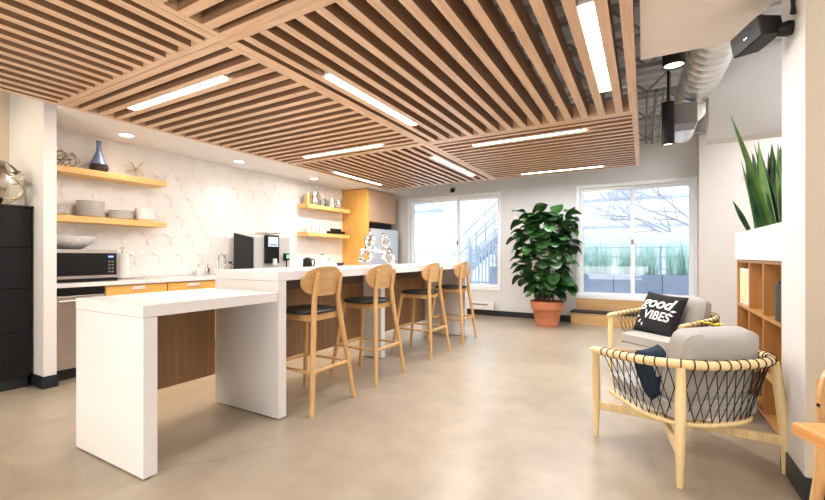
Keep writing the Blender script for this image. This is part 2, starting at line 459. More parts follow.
# ------------------------------------------------------------------ slatted wood ceiling
ZB, SD, PW = 2.50, .13, .142    # underside, slat depth, pitch
XA, XM, XR = -4.465, -2.24, -.05
RY = [-1.06, 1.60, 4.26, 6.83]
led_spots = []
def slat_panel(x0, x1, y0, y1, axis, label, leds=()):
    cx_, cy_ = (x0+x1)/2, (y0+y1)/2
    t = thing('ceiling_slat_panel', label, 'ceiling panel', (cx_, cy_, ZB))
    w = x1-x0; d = y1-y0; e = .001
    bm = bmesh.new(); fw = .05
    mx, my = M['slat_x'], M['slat_y']
    f = bmesh.new()
    if axis == 'y':
        box(f, -w/2+e, w/2-e, -d/2+e, -d/2+fw, 0, SD); box(f, -w/2+e, w/2-e, d/2-fw, d/2-e, 0, SD)
        obj('end_rail', f, mx, t, bevel=.002)
    else:
        box(f, -w/2+e, -w/2+fw, -d/2+e, d/2-e, 0, SD); box(f, w/2-fw, w/2-e, -d/2+e, d/2-e, 0, SD)
        obj('end_rail', f, my, t, bevel=.002)
    span = w if axis == 'y' else d
    n = round(span/PW); p = span/n; sw = .062
    ledcells = {}
    for (c, s0, s1) in leds:
        off = (c-(cx_ if axis == 'y' else cy_))+span/2
        ledcells[min(n-1, max(1, round(off/p+.5)))] = (s0, s1)
    for i in range(n+1):
        c = -span/2+i*p
        a, b = c-sw/2, c+sw/2
        a = max(a, -span/2+e); b = min(b, span/2-e)
        if i in (0, n):
            if i == 0: b = a+sw
            else: a = b-sw
        if axis == 'y': box(bm, a, b, -d/2+fw, d/2-fw, .0, SD)
        else: box(bm, -w/2+fw, w/2-fw, a, b, 0, SD)
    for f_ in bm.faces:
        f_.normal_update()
        if f_.calc_center_median().z > .01: f_.material_index = 1  # sides and tops get the painted-in shade tone
    obj('slats', bm, [my, M['slat_y_shaded']] if axis == 'y' else [mx, M['slat_x_shaded']], t)
    # carrier bars above the slats
    bm = bmesh.new()
    for q in (-.3, 0, .3):
        if axis == 'y': box(bm, -w/2+.05, w/2-.05, q*d-.02, q*d+.02, SD, SD+.035)
        else: box(bm, q*w-.02, q*w+.02, -d/2+.05, d/2-.05, SD, SD+.035)
    obj('carrier_bar', bm, M['bld'], t)
    for ci, (s0, s1) in ledcells.items():
        c = -span/2+(ci-.5)*p
        led_spots.append((axis, (cx_+c if axis == 'y' else cy_+c), s0, s1, p, sw))
    return t
G = 'slatted oak ceiling panels'
slat_panel(XA, XM, RY[0], RY[1], 'y', 'oak slat ceiling panel at upper left with slats running toward the kitchen corner and no lights')
slat_panel(XM, XR, RY[0], RY[1], 'x', 'oak slat ceiling panel nearest overhead at top, its crosswise slats cut off by the picture edge')
slat_panel(XA, XM, RY[1], RY[2], 'x', 'oak slat ceiling panel over the low table with crosswise slats and two light strips', ((1.92, -4.02, -2.74), (3.99, -3.97, -2.74)))
slat_panel(XM, XR, RY[1], RY[2], 'y', 'large central oak slat ceiling panel with lengthwise slats, partly open to the grey roof deck', ((-2.06, 2.33, 3.6), (-.30, 2.36, 3.62)))
slat_panel(XA, XM, RY[2], RY[3], 'y', 'far oak slat ceiling panel over the refrigerator end with lengthwise slats', ((-4.27, 5.05, 6.31), (-2.47, 4.95, 6.35)))
slat_panel(XM, XR, RY[2], RY[3], 'x', 'far oak slat ceiling panel in front of the right window with fine crosswise slats', ((4.65, -1.78, -.54), (6.62, -1.72, -.53)))
led_labels = ['bright linear light strip in the ceiling nearest above the white low table',
 'linear ceiling light strip midway over the bar, crosswise slats around it',
 'long linear ceiling light strip beside the centre beam of the big panel',
 'steep linear ceiling light strip at top right near the cream soffit',
 'linear ceiling light strip closest to the refrigerator cabinet',
 'linear ceiling light strip just left of the centre beam, above the left window',
 'long linear ceiling light strip in front of the right window, nearer of two',
 'thin farthest linear ceiling light strip right above the fig tree and right window']
LEDL = []
for (axis, c, s0, s1, p, sw), lab in zip(led_spots, led_labels):
    g = (p-sw)/2-.002; m_ = (s0+s1)/2; h = abs(s1-s0)/2
    loc = (c, m_, ZB) if axis == 'y' else (m_, c, ZB)
    t = thing('linear_light', lab, 'ceiling light', loc)
    a = bmesh.new(); b = bmesh.new()
    if axis == 'y':
        box(a, -g, g, -h-.02, h+.02, .022, .07); box(b, -g, g, -h, h, .004, .020)
    else:
        box(a, -h-.02, h+.02, -g, g, .022, .07); box(b, -h, h, -g, g, .004, .020)
    obj('housing', a, M['white_pl'], t); obj('diffuser', b, M['led'], t)
    LEDL.append((loc, axis, h))

# ------------------------------------------------------------------ kitchen
t = thing('dishwasher', 'stainless dishwasher under the white counter beside the wall end', 'dishwasher', (-5.05, 1.85, 0))
obj('body', B(-.26, .28, -.215, .20, .10, .875), M['charcoal'], t)
d = obj('door', B(.28, .31, -.213, .198, .11, .80), M['inox'], t, bevel=.004)
obj('handle', T([(.345, -.18, .755), (.345, .165, .755)], .011), M['inox'], d)
obj('control_strip', B(.28, .305, -.213, .198, .805, .872), M['black'], t, bevel=.003)
obj('kick_plate', B(-.2, .25, -.213, .198, 0, .10), M['black_base'], t)
def base_cab(y0, y1, label):
    w = (y1-y0)/2-.002
    t = thing('base_cabinet', label, 'cabinet', (-5.05, (y0+y1)/2, 0), 0, 'oak drawer cabinets under the kitchen counter')
    obj('carcass', B(-.26, .28, -w, w, .10, .875), M['bamboo_z'], t)
    obj('kick_plate', B(-.25, .24, -w, w, 0, .10), M['black_base'], t)
    for (a, b) in ((.745, .872), (.45, .735), (.12, .44)):
        dr = obj('drawer', B(.282, .304, -w+.004, w-.004, a, b), M['bamboo_y'], t, bevel=.003)
        bm = bmesh.new(); zc = b-.035
        hexa(bm, [(.304, -.085, zc-.016), (.316, -.085, zc-.016), (.316, .085, zc-.016), (.304, .085, zc-.016), (.304, -.055, zc+.02), (.328, -.055, zc+.02), (.328, .055, zc+.02), (.304, .055, zc+.02)])
        obj('handle', bm, M['white_pl'], dr, bevel=.003)
    return t
ys = [2.06, 2.68, 3.30, 3.92, 4.56, 5.20, 5.84, 6.48]
labs = ['golden oak drawer cabinet next to the dishwasher', 'golden oak drawer cabinet second from the dishwasher, left of the faucet',
        'golden oak drawer cabinet under the kitchen faucet, behind the bar', 'golden oak drawer cabinet under the left part of the coffee machine',
        'golden oak drawer cabinet under the right end of the coffee machine', 'golden oak drawer cabinet under the black kettle',
        'golden oak drawer cabinet touching the tall refrigerator panel']
for (a, b), l in zip(zip(ys, ys[1:]), labs): base_cab(a, b, l)
o = obj('countertop', B(-5.315, -4.72, 1.635, 6.485, .88, .92), M['quartz'], bevel=.004)
tag(o, 'long white quartz countertop along the kitchen wall', 'countertop')

def shelf(z, y0, y1, lab):
    o = obj('wall_shelf', B(-5.312, -5.05, y0, y1, z-.064, z), M['shelf'], bevel=.003); tag(o, lab, 'shelf')
shelf(2.088, 1.63, 2.845, 'upper left thick oak wall shelf holding the blue vase')
shelf(1.593, 1.63, 2.845, 'lower left thick oak wall shelf holding white plates')
shelf(2.088, 5.25, 6.40, 'upper right oak wall shelf holding metal and glass pitchers')
shelf(1.593, 5.25, 6.40, 'lower right oak wall shelf holding drinking glasses')

# microwave
t = thing('microwave', 'stainless microwave with black glass door on the counter', 'microwave', (-5.09, 1.93, .92))
obj('casing', B(-.22, .22, -.30, .30, .03, .325), M['inox'], t, bevel=.006)
obj('base_plate', B(-.2, .235, -.29, .29, 0, .028), M['black'], t)
d = obj('door', B(.22, .232, -.295, .285, .065, .29), M['black'], t, bevel=.003)
obj('window_glass', B(.232, .234, -.28, .17, .085, .27), M['black'], d)
obj('display', B(.233, .236, .205, .25, .245, .262), M['screen_dark'], d)
bm = bmesh.new()
for i in range(4):
    for j in range(2): box(bm, .233, .2345, .205+j*.03, .225+j*.03, .09+i*.035, .105+i*.035)
obj('keypad', bm, M['galv_dull'], d)
bm = bmesh.new()
lathe(bm, [(.0, .0), (.11, .0), (.14, .015), (.205, .06), (.235, .115), (.238, .13), (.23, .13), (.2, .068), (.135, .024), (0, .014)], seg=48)
o = obj('glass_bowl', bm, M['frost'], None, smooth=True, loc=(-5.09, 1.86, 1.246)); tag(o, 'cut glass serving bowl on top of the microwave', 'bowl')
# paper towels
t = thing('paper_towel_holder', 'upright white paper towel roll on a metal holder right of the microwave', 'paper towel holder', (-5.08, 2.37, .92))
obj('base', LA([(0, 0), (.095, 0), (.095, .012), (0, .014)], seg=32), M['nickel'], t, smooth=True)
obj('pole', T([(0, 0, .012), (0, 0, .33)], .006), M['nickel'], t)
obj('knob', T([(0, -.012, .33), (0, -.012, .36), (0, .012, .36), (0, .012, .335)], .005), M['nickel'], t, smooth=True)
obj('roll', LA([(.012, .016), (.062, .016), (.062, .29), (.012, .29), (.012, .016)], seg=32), M['paper'], t, smooth=True)
o = obj('counter_tray', B(-.08, .09, -.11, .11, 0, .012), M['nickel'], None, bevel=.004, loc=(-4.92, 2.56, .92)); tag(o, 'small flat metal tray on the counter beside the paper towels', 'tray')

# upper-shelf ornaments
bm = bmesh.new()
rnd = random.Random(3)
for k in range(7):
    a = rnd.uniform(0, PI); ax = Vector((rnd.uniform(-1, 1), rnd.uniform(-1, 1), rnd.uniform(-1, 1))).normalized()
    R_ = Matrix.Rotation(a, 4, ax); s = rnd.uniform(.06, .08)
    pts = [R_ @ Vector(p) for p in ((-s, -s*.8, 0), (-s*.4, -s, 0), (s*.4, -s, 0), (s, -s*.8, 0), (s, s*.8, 0), (s*.4, s, 0), (-s*.4, s, 0), (-s, s*.8, 0))]
    c = Vector((rnd.uniform(-.02, .02), -.075+k*.024, .09+rnd.uniform(-.012, .012)))
    tube(bm, [p+c for p in pts], .0035, seg=6, closed=True)
zs = min(v.co.z for v in bm.verts)
for v in bm.verts: v.co.z -= zs
o = obj('wire_sculpture', bm, M['bronze'], None, smooth=True, loc=(-5.19, 1.885, 2.088)); tag(o, 'tangled bronze wire sculpture at the left end of the upper shelf', 'sculpture')
t = thing('bottle_vase', 'blue and dark brown long-necked ceramic vase on the upper shelf', 'vase', (-5.19, 2.19, 2.088))
obj('lower_body', LA([(0, 0), (.06, 0), (.085, .03), (.09, .055), (.08, .092)], seg=32), M['dark_glaze'], t, smooth=True)
obj('neck', LA([(.08, .092), (.056, .145), (.033, .21), (.022, .275), (.021, .325), (.027, .35), (.02, .35), (.016, .32), (.016, .27)], seg=32), M['blue_glaze'], t, smooth=True)
bm = bmesh.new(); c = Vector((0, 0, .10)); rnd = random.Random(5)
for k in range(15):
    v = Vector((rnd.uniform(-1, 1), rnd.uniform(-1, 1), rnd.uniform(-.9, 1))).normalized()*rnd.uniform(.09, .13)
    tube(bm, [c, c+v], .003, seg=5)
tube(bm, [c, c+Vector((0.01, 0, -.112))], .003, seg=5); lathe(bm, [(0, -.012), (.01, -.006), (.01, .006), (0, .012)], c=tuple(c), seg=10)
o = obj('starburst_ornament', bm, M['brass'], None, loc=(-5.19, 2.565, 2.10)); tag(o, 'spiky brass starburst ornament at the right of the upper shelf', 'ornament')

# plates and bowls
def plate_bm(r, h):
    return LA([(0, 0), (r*.55, 0), (r*.62, h*.35), (r, h), (r*.985, h*1.15), (r*.6, h*.6), (0, h*.5)], seg=36)
def stack(name, y, n, r, step, h, cat, lab, grp, x=-5.175, prof=None):
    first = None
    for k in range(n):
        pos = 'bottom' if k == 0 else ('top' if k == n-1 else None)
        l = '%s %s' % (lab, {'bottom': '(bottom)', 'top': '(top)'}.get(pos, '(middle)'))
        if first is None:
            o = obj(name, prof() if prof else plate_bm(r, h), M['china'], None, smooth=True); first = o
        else: o = first.copy(); COL.objects.link(o)
        o.location = (x, y, 1.593+k*step); o.rotation_euler = (0, 0, k*.7); tag(o, l.replace('(', '').replace(')', ''), cat, grp)
stack('plate', 1.80, 6, .11, .017, .018, 'plate', 'white plate in the stack at the far left of the lower shelf', 'plates in the leftmost stack')
stack('plate', 2.11, 9, .125, .019, .02, 'plate', 'white plate in the tallest widest stack on the lower shelf', 'plates in the tall stack')
stack('plate', 2.40, 6, .125, .016, .018, 'plate', 'white plate in the low stack between tall stack and bowls', 'plates in the low stack')
def bowl_prof(): return LA([(0, 0), (.075, 0), (.095, .012), (.104, .032), (.106, .05), (.101, .05), (.098, .033), (.088, .018), (0, .012)], seg=36)
stack('bowl', 2.665, 6, .1, .019, .06, 'bowl', 'white bowl nested in the right end stack of the lower shelf', 'bowls nested on the lower shelf', prof=bowl_prof)

# faucet + soap
t = thing('kitchen_faucet', 'chrome gooseneck faucet behind the bar corner', 'faucet', (-5.18, 3.62, .92))
obj('spout', T([(0, 0, 0), (0, 0, .20)]+[(.075-.075*math.cos(a), 0, .20+.085*math.sin(a)) for a in [PI*k/10 for k in range(1, 10)]]+[(.15, 0, .19), (.152, 0, .15)], .011), M['chrome'], t, smooth=True)
obj('base', LA([(0, 0), (.028, 0), (.026, .03), (0, .032)], seg=24), M['chrome'], t, smooth=True)
obj('handle', T([(0, .02, .06), (.03, .07, .11)], [.009, .006]), M['chrome'], t, smooth=True)
for i, (yy, l) in enumerate(((3.36, 'small chrome and clear soap dispenser at the left edge of the sink'), (3.46, 'short chrome soap pump close to the faucet base'))):
    t = thing('soap_dispenser', l, 'soap dispenser', (-5.22+.04*i, yy, .92))
    obj('bottle', LA([(0, 0), (.028, 0), (.03, .09), (.012, .11), (0, .11)], seg=20), [M['frost'], M['chrome']][i], t, smooth=True)
    obj('pump', T([(0, 0, .11), (0, 0, .15), (.03, 0, .15)], .005), M['chrome'], t, smooth=True)
t = thing('filter_tap', 'small dark-handled tap right of the tall faucet', 'tap', (-5.2, 3.83, .92))
obj('body', T([(0, 0, 0), (0, 0, .12), (.03, 0, .15), (.06, 0, .14)], .009), M['chrome'], t, smooth=True)
obj('lever', B(-.012, .012, -.02, .02, .15, .18), M['black'], t, bevel=.003)

# coffee machine
t = thing('coffee_machine', 'large white coffee machine with black side and touch screen on the back counter', 'coffee machine', (-5.03, 4.245, .92))
bm = bmesh.new(); hexa(bm, [(-.2, -.31, .02), (.21, -.31, .02), (.21, .36, .02), (-.2, .36, .02), (-.2, -.31, .60), (.21, -.31, .535), (.21, .36, .555), (-.2, .36, .60)])
obj('housing', bm, M['cm_white'], t, bevel=.012)
bm = bmesh.new(); hexa(bm, [(-.205, -.335, .02), (.20, -.335, .02), (.20, -.31, .02), (-.205, -.31, .02), (-.205, -.335, .60), (.20, -.335, .525), (.20, -.31, .525), (-.205, -.31, .60)])
obj('side_panel', bm, M['charcoal'], t, bevel=.004)
bm = bmesh.new(); box(bm, -.17, .18, -.28, .33, 0, .02); obj('feet', bm, M['black'], t)
s = obj('control_panel', B(.21, .27, -.14, .10, .15, .57), M['black'], t, bevel=.01)
obj('touch_screen', B(.27, .273, -.11, .07, .40, .54), M['screen'], s)
bm = B(.273, .2745, -.09, .05, .415, .432)
obj('screen_bar', bm, M['charcoal'], s)
obj('spout', B(.24, .30, -.03, .03, .13, .22), M['white_pl'], s, bevel=.006)
obj('top_tray', B(-.15, .10, .0, .30, .60, .62), M['nickel'], t, bevel=.004)
obj('milk_unit', B(-.15, .10, .365, .48, .02, .43), M['cm_white'], t, bevel=.01)
t = thing('payment_terminal', 'small black device with a green lit screen beside the coffee machine', 'terminal', (-4.78, 4.50, .92))
obj('stand', T([(0, 0, 0), (0, 0, .2)], .01), M['black'], t); b_ = obj('body', B(-.02, .02, -.045, .045, .19, .30), M['black'], t, bevel=.004)
obj('green_screen', B(.021, .023, -.02, .035, .225, .28), M['green_led'], b_)
# kettle
t = thing('electric_kettle', 'black electric kettle on the back counter behind the bar', 'kettle', (-5.02, 5.20, .92))
obj('body', LA([(0, 0), (.085, 0), (.088, .02), (.07, .19), (.066, .21), (.03, .235), (0, .238)], seg=32), M['black'], t, smooth=True)
obj('handle', T([(.02, .07, .2), (.03, .12, .21), (.03, .14, .15), (.02, .12, .06), (.01, .085, .05)], .011), M['black'], t, smooth=True)
obj('spout', T([(0, -.06, .17), (0, -.095, .205)], [.022, .012]), M['black'], t, smooth=True)
for (yy, h, r, l) in ((5.65, .30, .045, 'taller white canister right of the black kettle'), (5.83, .20, .045, 'shorter white canister right of the tall one')):
    t = thing('storage_canister', l, 'canister', (-5.1, yy, .92))
    obj('jar', LA([(0, 0), (r, 0), (r, h*.85), (r*.8, h*.9), (0, h*.9)], seg=24), M['china'], t, smooth=True)
    obj('lid', LA([(r*.7, h*.9), (r*.75, h), (0, h)], seg=24), M['nickel'], t, smooth=True)
o = obj('dark_bowl', LA([(0, 0), (.05, 0), (.075, .05), (.07, .06), (.04, .05), (0, .055)], seg=24), pmat('navy_glaze', (.02, .02, .08), .2), None, smooth=True, loc=(-4.98, 6.02, .92+.075)); tag(o, 'dark navy bowl at the right end of the back counter', 'bowl')
o = obj('storage_box', B(-.12, .12, -.1, .1, 0, .074), M['white_pl'], None, bevel=.004, loc=(-4.98, 6.02, .92)); tag(o, 'white low box under the dark navy bowl', 'box')

# right shelves contents
def pitcher(y, z, mat, lab, h=.22, r=.075, name='pitcher'):
    t = thing(name, lab, 'pitcher', (-5.18, y, z))
    obj('body', LA([(0, 0), (r*.85, 0), (r, h*.25), (r*.85, h*.7), (r*.95, h), (r*.9, h), (r*.8, h*.7), (r*.9, h*.25), (r*.8, .01), (0, .01)], seg=28), mat, t, smooth=True)
    obj('handle', T([(0.02, r*.85, h*.85), (.02, r*1.5, h*.8), (.02, r*1.5, h*.4), (.02, r*.9, h*.3)], .008), mat, t, smooth=True)
pitcher(5.36, 2.088, M['brass'], 'brass-toned pitcher at the left end of the upper right shelf', .2, .06)
pitcher(5.54, 2.088, M['chrome'], 'tall shiny chrome pitcher on the upper right shelf', .25, .08)
pitcher(5.76, 2.088, M['crystal'], 'clear glass pitcher in the middle of the upper right shelf', .16, .06)
pitcher(6.00, 2.088, M['frost'], 'small glass jug near the right of the upper right shelf', .19, .05)
pitcher(6.19, 2.088, M['chrome'], 'rounded chrome teapot-like pitcher at the right end of the upper right shelf', .19, .085)
g0 = None
for k in range(5):
    y = 5.38+k*.105
    if g0 is None:
        g0 = obj('drinking_glass', LA([(0, 0), (.03, 0), (.036, .15), (.033, .15), (.028, .01), (0, .01)], seg=20), M['frost'], None, smooth=True); o = g0
    else: o = g0.copy(); COL.objects.link(o)
    o.location = (-5.17, y, 1.593)
    tag(o, 'clear drinking glass in the row on the lower right shelf, %s' % ['leftmost', 'second from the left', 'in the middle', 'fourth from the left', 'nearest the black caddy'][k], 'glass', 'drinking glasses on the lower right shelf')
t = thing('black_caddy', 'black box of small dark cups on the lower right shelf', 'caddy', (-5.17, 6.12, 1.593))
obj('box_body', B(-.09, .09, -.17, .17, 0, .06), M['black'], t, bevel=.004)
for k in range(4): obj('cup', LA([(0, 0), (.028, 0), (.034, .05), (.03, .05), (.025, .005), (0, .005)], seg=16), M['charcoal'], t, smooth=True, loc=(0, -.12+k*.08, .06))

# tall fridge surround
t = thing('refrigerator_cabinet', 'tall golden oak surround with side panel and two upper doors enclosing the refrigerator', 'cabinet', (-5.04, 7.02, 0))
obj('side_panel', B(-.275, .36, -.53, -.49, 0, 2.50), M['bamboo_z'], t, bevel=.003)
obj('carcass', B(-.275, .33, -.485, .50, 1.86, 2.50), M['bamboo_z'], t)
t2 = t
obj('door', B(.332, .352, -.483, .005, 1.865, 2.495), M['door_wood'], t, bevel=.002)
obj('door', B(.332, .352, .009, .498, 1.865, 2.495), M['door_wood'], t, bevel=.002)
o = obj('gap_filler', B(-5.30, -4.80, 6.535, 7.52, 1.76, 1.855), M['gap']); o['kind'] = 'structure'; o.name = 'trim_3'
t = thing('refrigerator', 'stainless french door refrigerator beside the tall oak panel', 'refrigerator', (-4.98, 7.05, 0))
obj('body', B(-.32, .28, -.49, .50, .02, 1.73), M['fridge_side'], t, bevel=.005)
for (a, b, s) in ((-.49, .02, 1), (.024, .50, -1)):
    d = obj('door', B(.282, .34, a, b, .72, 1.725), M['fridge_steel'], t, bevel=.01)
    yy = b-.05 if s > 0 else a+.05
    obj('handle', T([(.34, yy, .82), (.385, yy, .84), (.385, yy, 1.5), (.34, yy, 1.52)], .010), M['chrome'], d, smooth=True)
d = obj('freezer_drawer', B(.282, .34, -.49, .50, .06, .71), M['fridge_steel'], t, bevel=.01)
obj('handle', T([(.34, -.4, .62), (.385, -.38, .62), (.385, .38, .62), (.34, .4, .62)], .010), M['chrome'], d, smooth=True)

# recessed downlights in the kitchen soffit
for (yy, l) in ((2.34, 'recessed round downlight above the upper left shelf'), (3.77, 'recessed round downlight above the coffee machine'), (5.26, 'recessed round downlight nearest the refrigerator cabinet')):
    t = thing('recessed_downlight', l, 'downlight', (-4.93, yy, 2.509))
    obj('trim_ring', LA([(.065, -.001), (.088, -.001), (.088, -.008), (.065, -.008), (.065, -.001)], seg=32), M['white_pl'], t, smooth=True)
    obj('lens', LA([(0, -.006), (.064, -.006), (.064, -.001), (0, -.001)], seg=32), M['lamp_disc'], t)

# ------------------------------------------------------------------ islands
t = thing('low_table', 'white waterfall table lower than the bar, nearest the camera', 'table', (-2.66, 1.16, 0))
obj('top', B(-.38, .38, 0, .905, .855, .922), M['quartz'], t, bevel=.003)
obj('leg', B(-.38, .38, .002, .075, .008, .853), M['quartz'], t, bevel=.003)
obj('base_pad', B(-.36, .36, .012, .065, 0, .008), M['black'], t)
obj('back_panel', B(-.345, -.325, .075, .90, .235, .853), M['walnut_y'], t)
t = thing('bar_counter', 'long white waterfall bar counter where the four stools stand', 'bar counter', (-2.64, 2.07, 0))
obj('top', B(-.36, .36, 0, 3.59, 1.0, 1.07), M['quartz'], t, bevel=.003)
for (a, b, x0, x1) in ((0.002, .075, -.36, .36), (1.82, 1.90, -.23, .02), (3.515, 3.588, -.36, .36)):
    obj('leg', B(x0, x1, a, b, .008, .998), M['quartz'], t, bevel=.003)
bm = bmesh.new()
for (a, b, x0, x1) in ((0.012, .065, -.34, .34), (1.83, 1.89, -.21, .0), (3.525, 3.58, -.34, .34)): box(bm, x0, x1, a, b, 0, .008)
obj('base_pad', bm, M['black'], t)
obj('front_panel', B(-.335, -.312, .076, 3.514, .19, .998), M['walnut_y'], t)
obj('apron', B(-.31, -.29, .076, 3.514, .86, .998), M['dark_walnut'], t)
obj('power_outlet', B(-.29, -.28, 2.45, 2.60, .92, .97), M['black'], t, bevel=.003)

# chrome sculpture on the bar
bm = bmesh.new()
def ringpts(c, a, b, tilt, n=22, ph=0, ax='x'):
    out = []
    for k in range(n):
        th = 2*PI*k/n
        p = Vector((0, a*math.cos(th), b*math.sin(th)))
        p = Matrix.Rotation(tilt, 3, 'X') @ p
        p = Matrix.Rotation(ph, 3, 'Z') @ p
        out.append(p+Vector(c))
    return out
def wob(pts, r, bm, seg=12):
    n = len(pts)
    tube(bm, pts, [r*1.2*(1+.45*math.sin(5*2*PI*k/n)) for k in range(n)], seg=seg, closed=True)
wob(ringpts((0, -.11, .235), .035, .09, -.12), .022, bm)
wob(ringpts((0, -.15, .09), .05, .085, -.35), .024, bm)
wob(ringpts((.01, .06, .24), .022, .085, .1, ph=.5), .016, bm)
wob(ringpts((0, .10, .09), .045, .08, .55), .022, bm)
tube(bm, [(0, -.12, .14), (0, -.05, .15), (0, .03, .14), (0, .07, .12)], [.03, .022, .022, .03], seg=12)
tube(bm, [(0, -.19, .03), (0, -.21, .025), (.01, -.13, .025), (0, -.1, .03)], .026, seg=12)
tube(bm, [(0, .1, .03), (0, .16, .025), (.01, .19, .025)], .024, seg=12)
zs = min(v.co.z for v in bm.verts)
for v in bm.verts: v.co.z -= zs
o = obj('chrome_sculpture', bm, M['chrome'], None, smooth=True, loc=(-2.60, 3.82, 1.07), rot=(0, 0, math.radians(-60))); tag(o, 'shiny looping chrome sculpture standing on the white bar', 'sculpture')

# ------------------------------------------------------------------ stools
def make_stool(label):
    """local +X = back (room side); centre of footprint at origin"""
    t = thing('bar_stool', label, 'bar stool', (0, 0, 0), 0, 'oak bar stools along the white bar')
    # seat cushion
    bm = bmesh.new(); N_ = 40
    def ring(sx, sy, z, cx=0):
        out = []
        for k in range(N_):
            a = 2*PI*k/N_; c, s = math.cos(a), math.sin(a)
            out.append(bm.verts.new((cx+sx*sgn(c)*abs(c)**.75, sy*sgn(s)*abs(s)**.75, z)))
        return out
    rs = [ring(.195, .20, .728), ring(.207, .212, .735), ring(.21, .215, .748), ring(.20, .205, .758), ring(.12, .13, .760), ring(.03, .03, .752)]
    for a, b in zip(rs, rs[1:]):
        for k in range(N_): bm.faces.new((a[k], a[(k+1) % N_], b[(k+1) % N_], b[k]))
    bm.faces.new(rs[0][::-1]); bm.faces.new(rs[-1])
    obj('seat', bm, M['black_leather'], t, smooth=True)
    bm = bmesh.new()
    box(bm, -.17, .175, -.155, -.13, .675, .727); box(bm, -.17, .175, .13, .155, .675, .727)
    box(bm, -.175, -.15, -.13, .13, .675, .727); box(bm, .15, .178, -.13, .13, .675, .727)
    obj('seat_frame', bm, M['stool_wood'], t, bevel=.004)
    for s in (-1, 1):
        obj('leg', T([(.28, s*.25, 0), (.245, s*.205, .35), (.205, s*.15, .72), (.20, s*.138, .86), (.235, s*.136, 1.05)], [.017, .021, .023, .021, .016], seg=12), M['stool_wood'], t, smooth=True)
        obj('leg', T([(-.26, s*.235, 0), (-.215, s*.195, .35), (-.165, s*.152, .725)], [.016, .02, .022], seg=12), M['stool_wood'], t, smooth=True)
        obj('stretcher', T([(.25, s*.212, .31), (-.22, s*.20, .31)], .0115, seg=10), M['stool_wood'], t, smooth=True)
    obj('stretcher', T([(.25, -.21, .31), (.25, .21, .31)], .0125, seg=10, flat=(.8, 1.3)), M['stool_wood'], t, smooth=True)
    obj('stretcher', T([(-.222, -.2, .31), (-.222, .2, .31)], .0125, seg=10, flat=(.8, 1.3)), M['stool_wood'], t, smooth=True)
    # curved plywood backrest, pill outline
    bm = bmesh.new(); nx, nz = 26, 10; W_, H_ = .228, .115; zc = .985
    fr = {}; bk = {}
    for i in range(nx+1):
        u = -1+2*i/nx; y = W_*math.sin(u*PI/2)
        hz = H_*(1-abs(y/W_)**3.0)**.5
        hz = max(hz, .004)
        for j in range(nz+1):
            v = -1+2*j/nz; z = zc+v*hz-.01*abs(u)
            xx = .205-.055*(y/W_)**2+.06*(z-zc)
            fr[i, j] = bm.verts.new((xx-.006, y, z)); bk[i, j] = bm.verts.new((xx+.007, y, z))
    for i in range(nx):
        for j in range(nz):
            bm.faces.new((fr[i, j], fr[i, j+1], fr[i+1, j+1], fr[i+1, j])); bm.faces.new((bk[i, j], bk[i+1, j], bk[i+1, j+1], bk[i, j+1]))
        bm.faces.new((fr[i, 0], fr[i+1, 0], bk[i+1, 0], bk[i, 0])); bm.faces.new((fr[i, nz], bk[i, nz], bk[i+1, nz], fr[i+1, nz]))
    for j in range(nz):
        bm.faces.new((fr[0, j], bk[0, j], bk[0, j+1], fr[0, j+1])); bm.faces.new((fr[nx, j], fr[nx, j+1], bk[nx, j+1], bk[nx, j]))
    obj('backrest', bm, M['stool_ply'], t, smooth=True)
    return t
SX = -2.39
s0 = make_stool('oak bar stool with black seat closest to the camera')
s0.location = (SX, 2.48, 0)
dup(s0, (SX, 3.30, 0), 0, 'oak bar stool second from the camera, left of the chrome sculpture foot')
dup(s0, (SX, 4.40, 0), 0, 'oak bar stool third from the camera along the white bar')
dup(s0, (SX, 5.33, 0), 0, 'oak bar stool farthest from the camera, at the end leg of the bar')

# ------------------------------------------------------------------ left black cabinet + sphere
t = thing('storage_cabinet', 'tall black cabinet in the recess left of the white wall end', 'cabinet', (-5.07, .755, 0))
obj('carcass', B(-.25, .23, -.80, .76, .10, 1.608), M['black_lacquer'], t)
obj('top_board', B(-.25, .255, -.81, .77, 1.61, 1.63), M['black_lacquer'], t, bevel=.002)
obj('plinth', B(-.22, .22, -.78, .74, 0, .10), M['black_base'], t)
for c in range(2):
    for (a, b) in ((.105, .50), (.506, .89), (.896, 1.25), (1.256, 1.605)):
        y0 = -.797+c*.779
        obj('drawer', B(.231, .25, y0, y0+.773, a, b), M['black_lacquer'], t, bevel=.003)
bm = bmesh.new()
rnd = random.Random(11)
def band(bm, R, w, rot, th=.003, n=64):
    prev = None; first = None
    for k in range(n):
        a = 2*PI*k/n
        q = []
        for (rr, ww) in ((R, -w/2), (R, w/2), (R-th, w/2), (R-th, -w/2)):
            q.append(bm.verts.new(rot @ Vector((rr*math.cos(a), rr*math.sin(a), ww))))
        if prev:
            for i in range(4): bm.faces.new((prev[i], prev[(i+1) % 4], q[(i+1) % 4], q[i]))
        else: first = q
        prev = q
    for i in range(4): bm.faces.new((prev[i], prev[(i+1) % 4], first[(i+1) % 4], first[i]))
for k in range(7):
    rot = Euler((rnd.uniform(0, PI), rnd.uniform(0, PI), rnd.uniform(0, PI))).to_matrix()
    band(bm, .20-.003*k, .032, rot)
o = obj('ribbon_sphere', bm, M['nickel'], None, smooth=True, loc=(-4.95, 1.325, 1.63+.20)); tag(o, 'open sphere of curved metal bands on top of the black cabinet', 'sculpture')

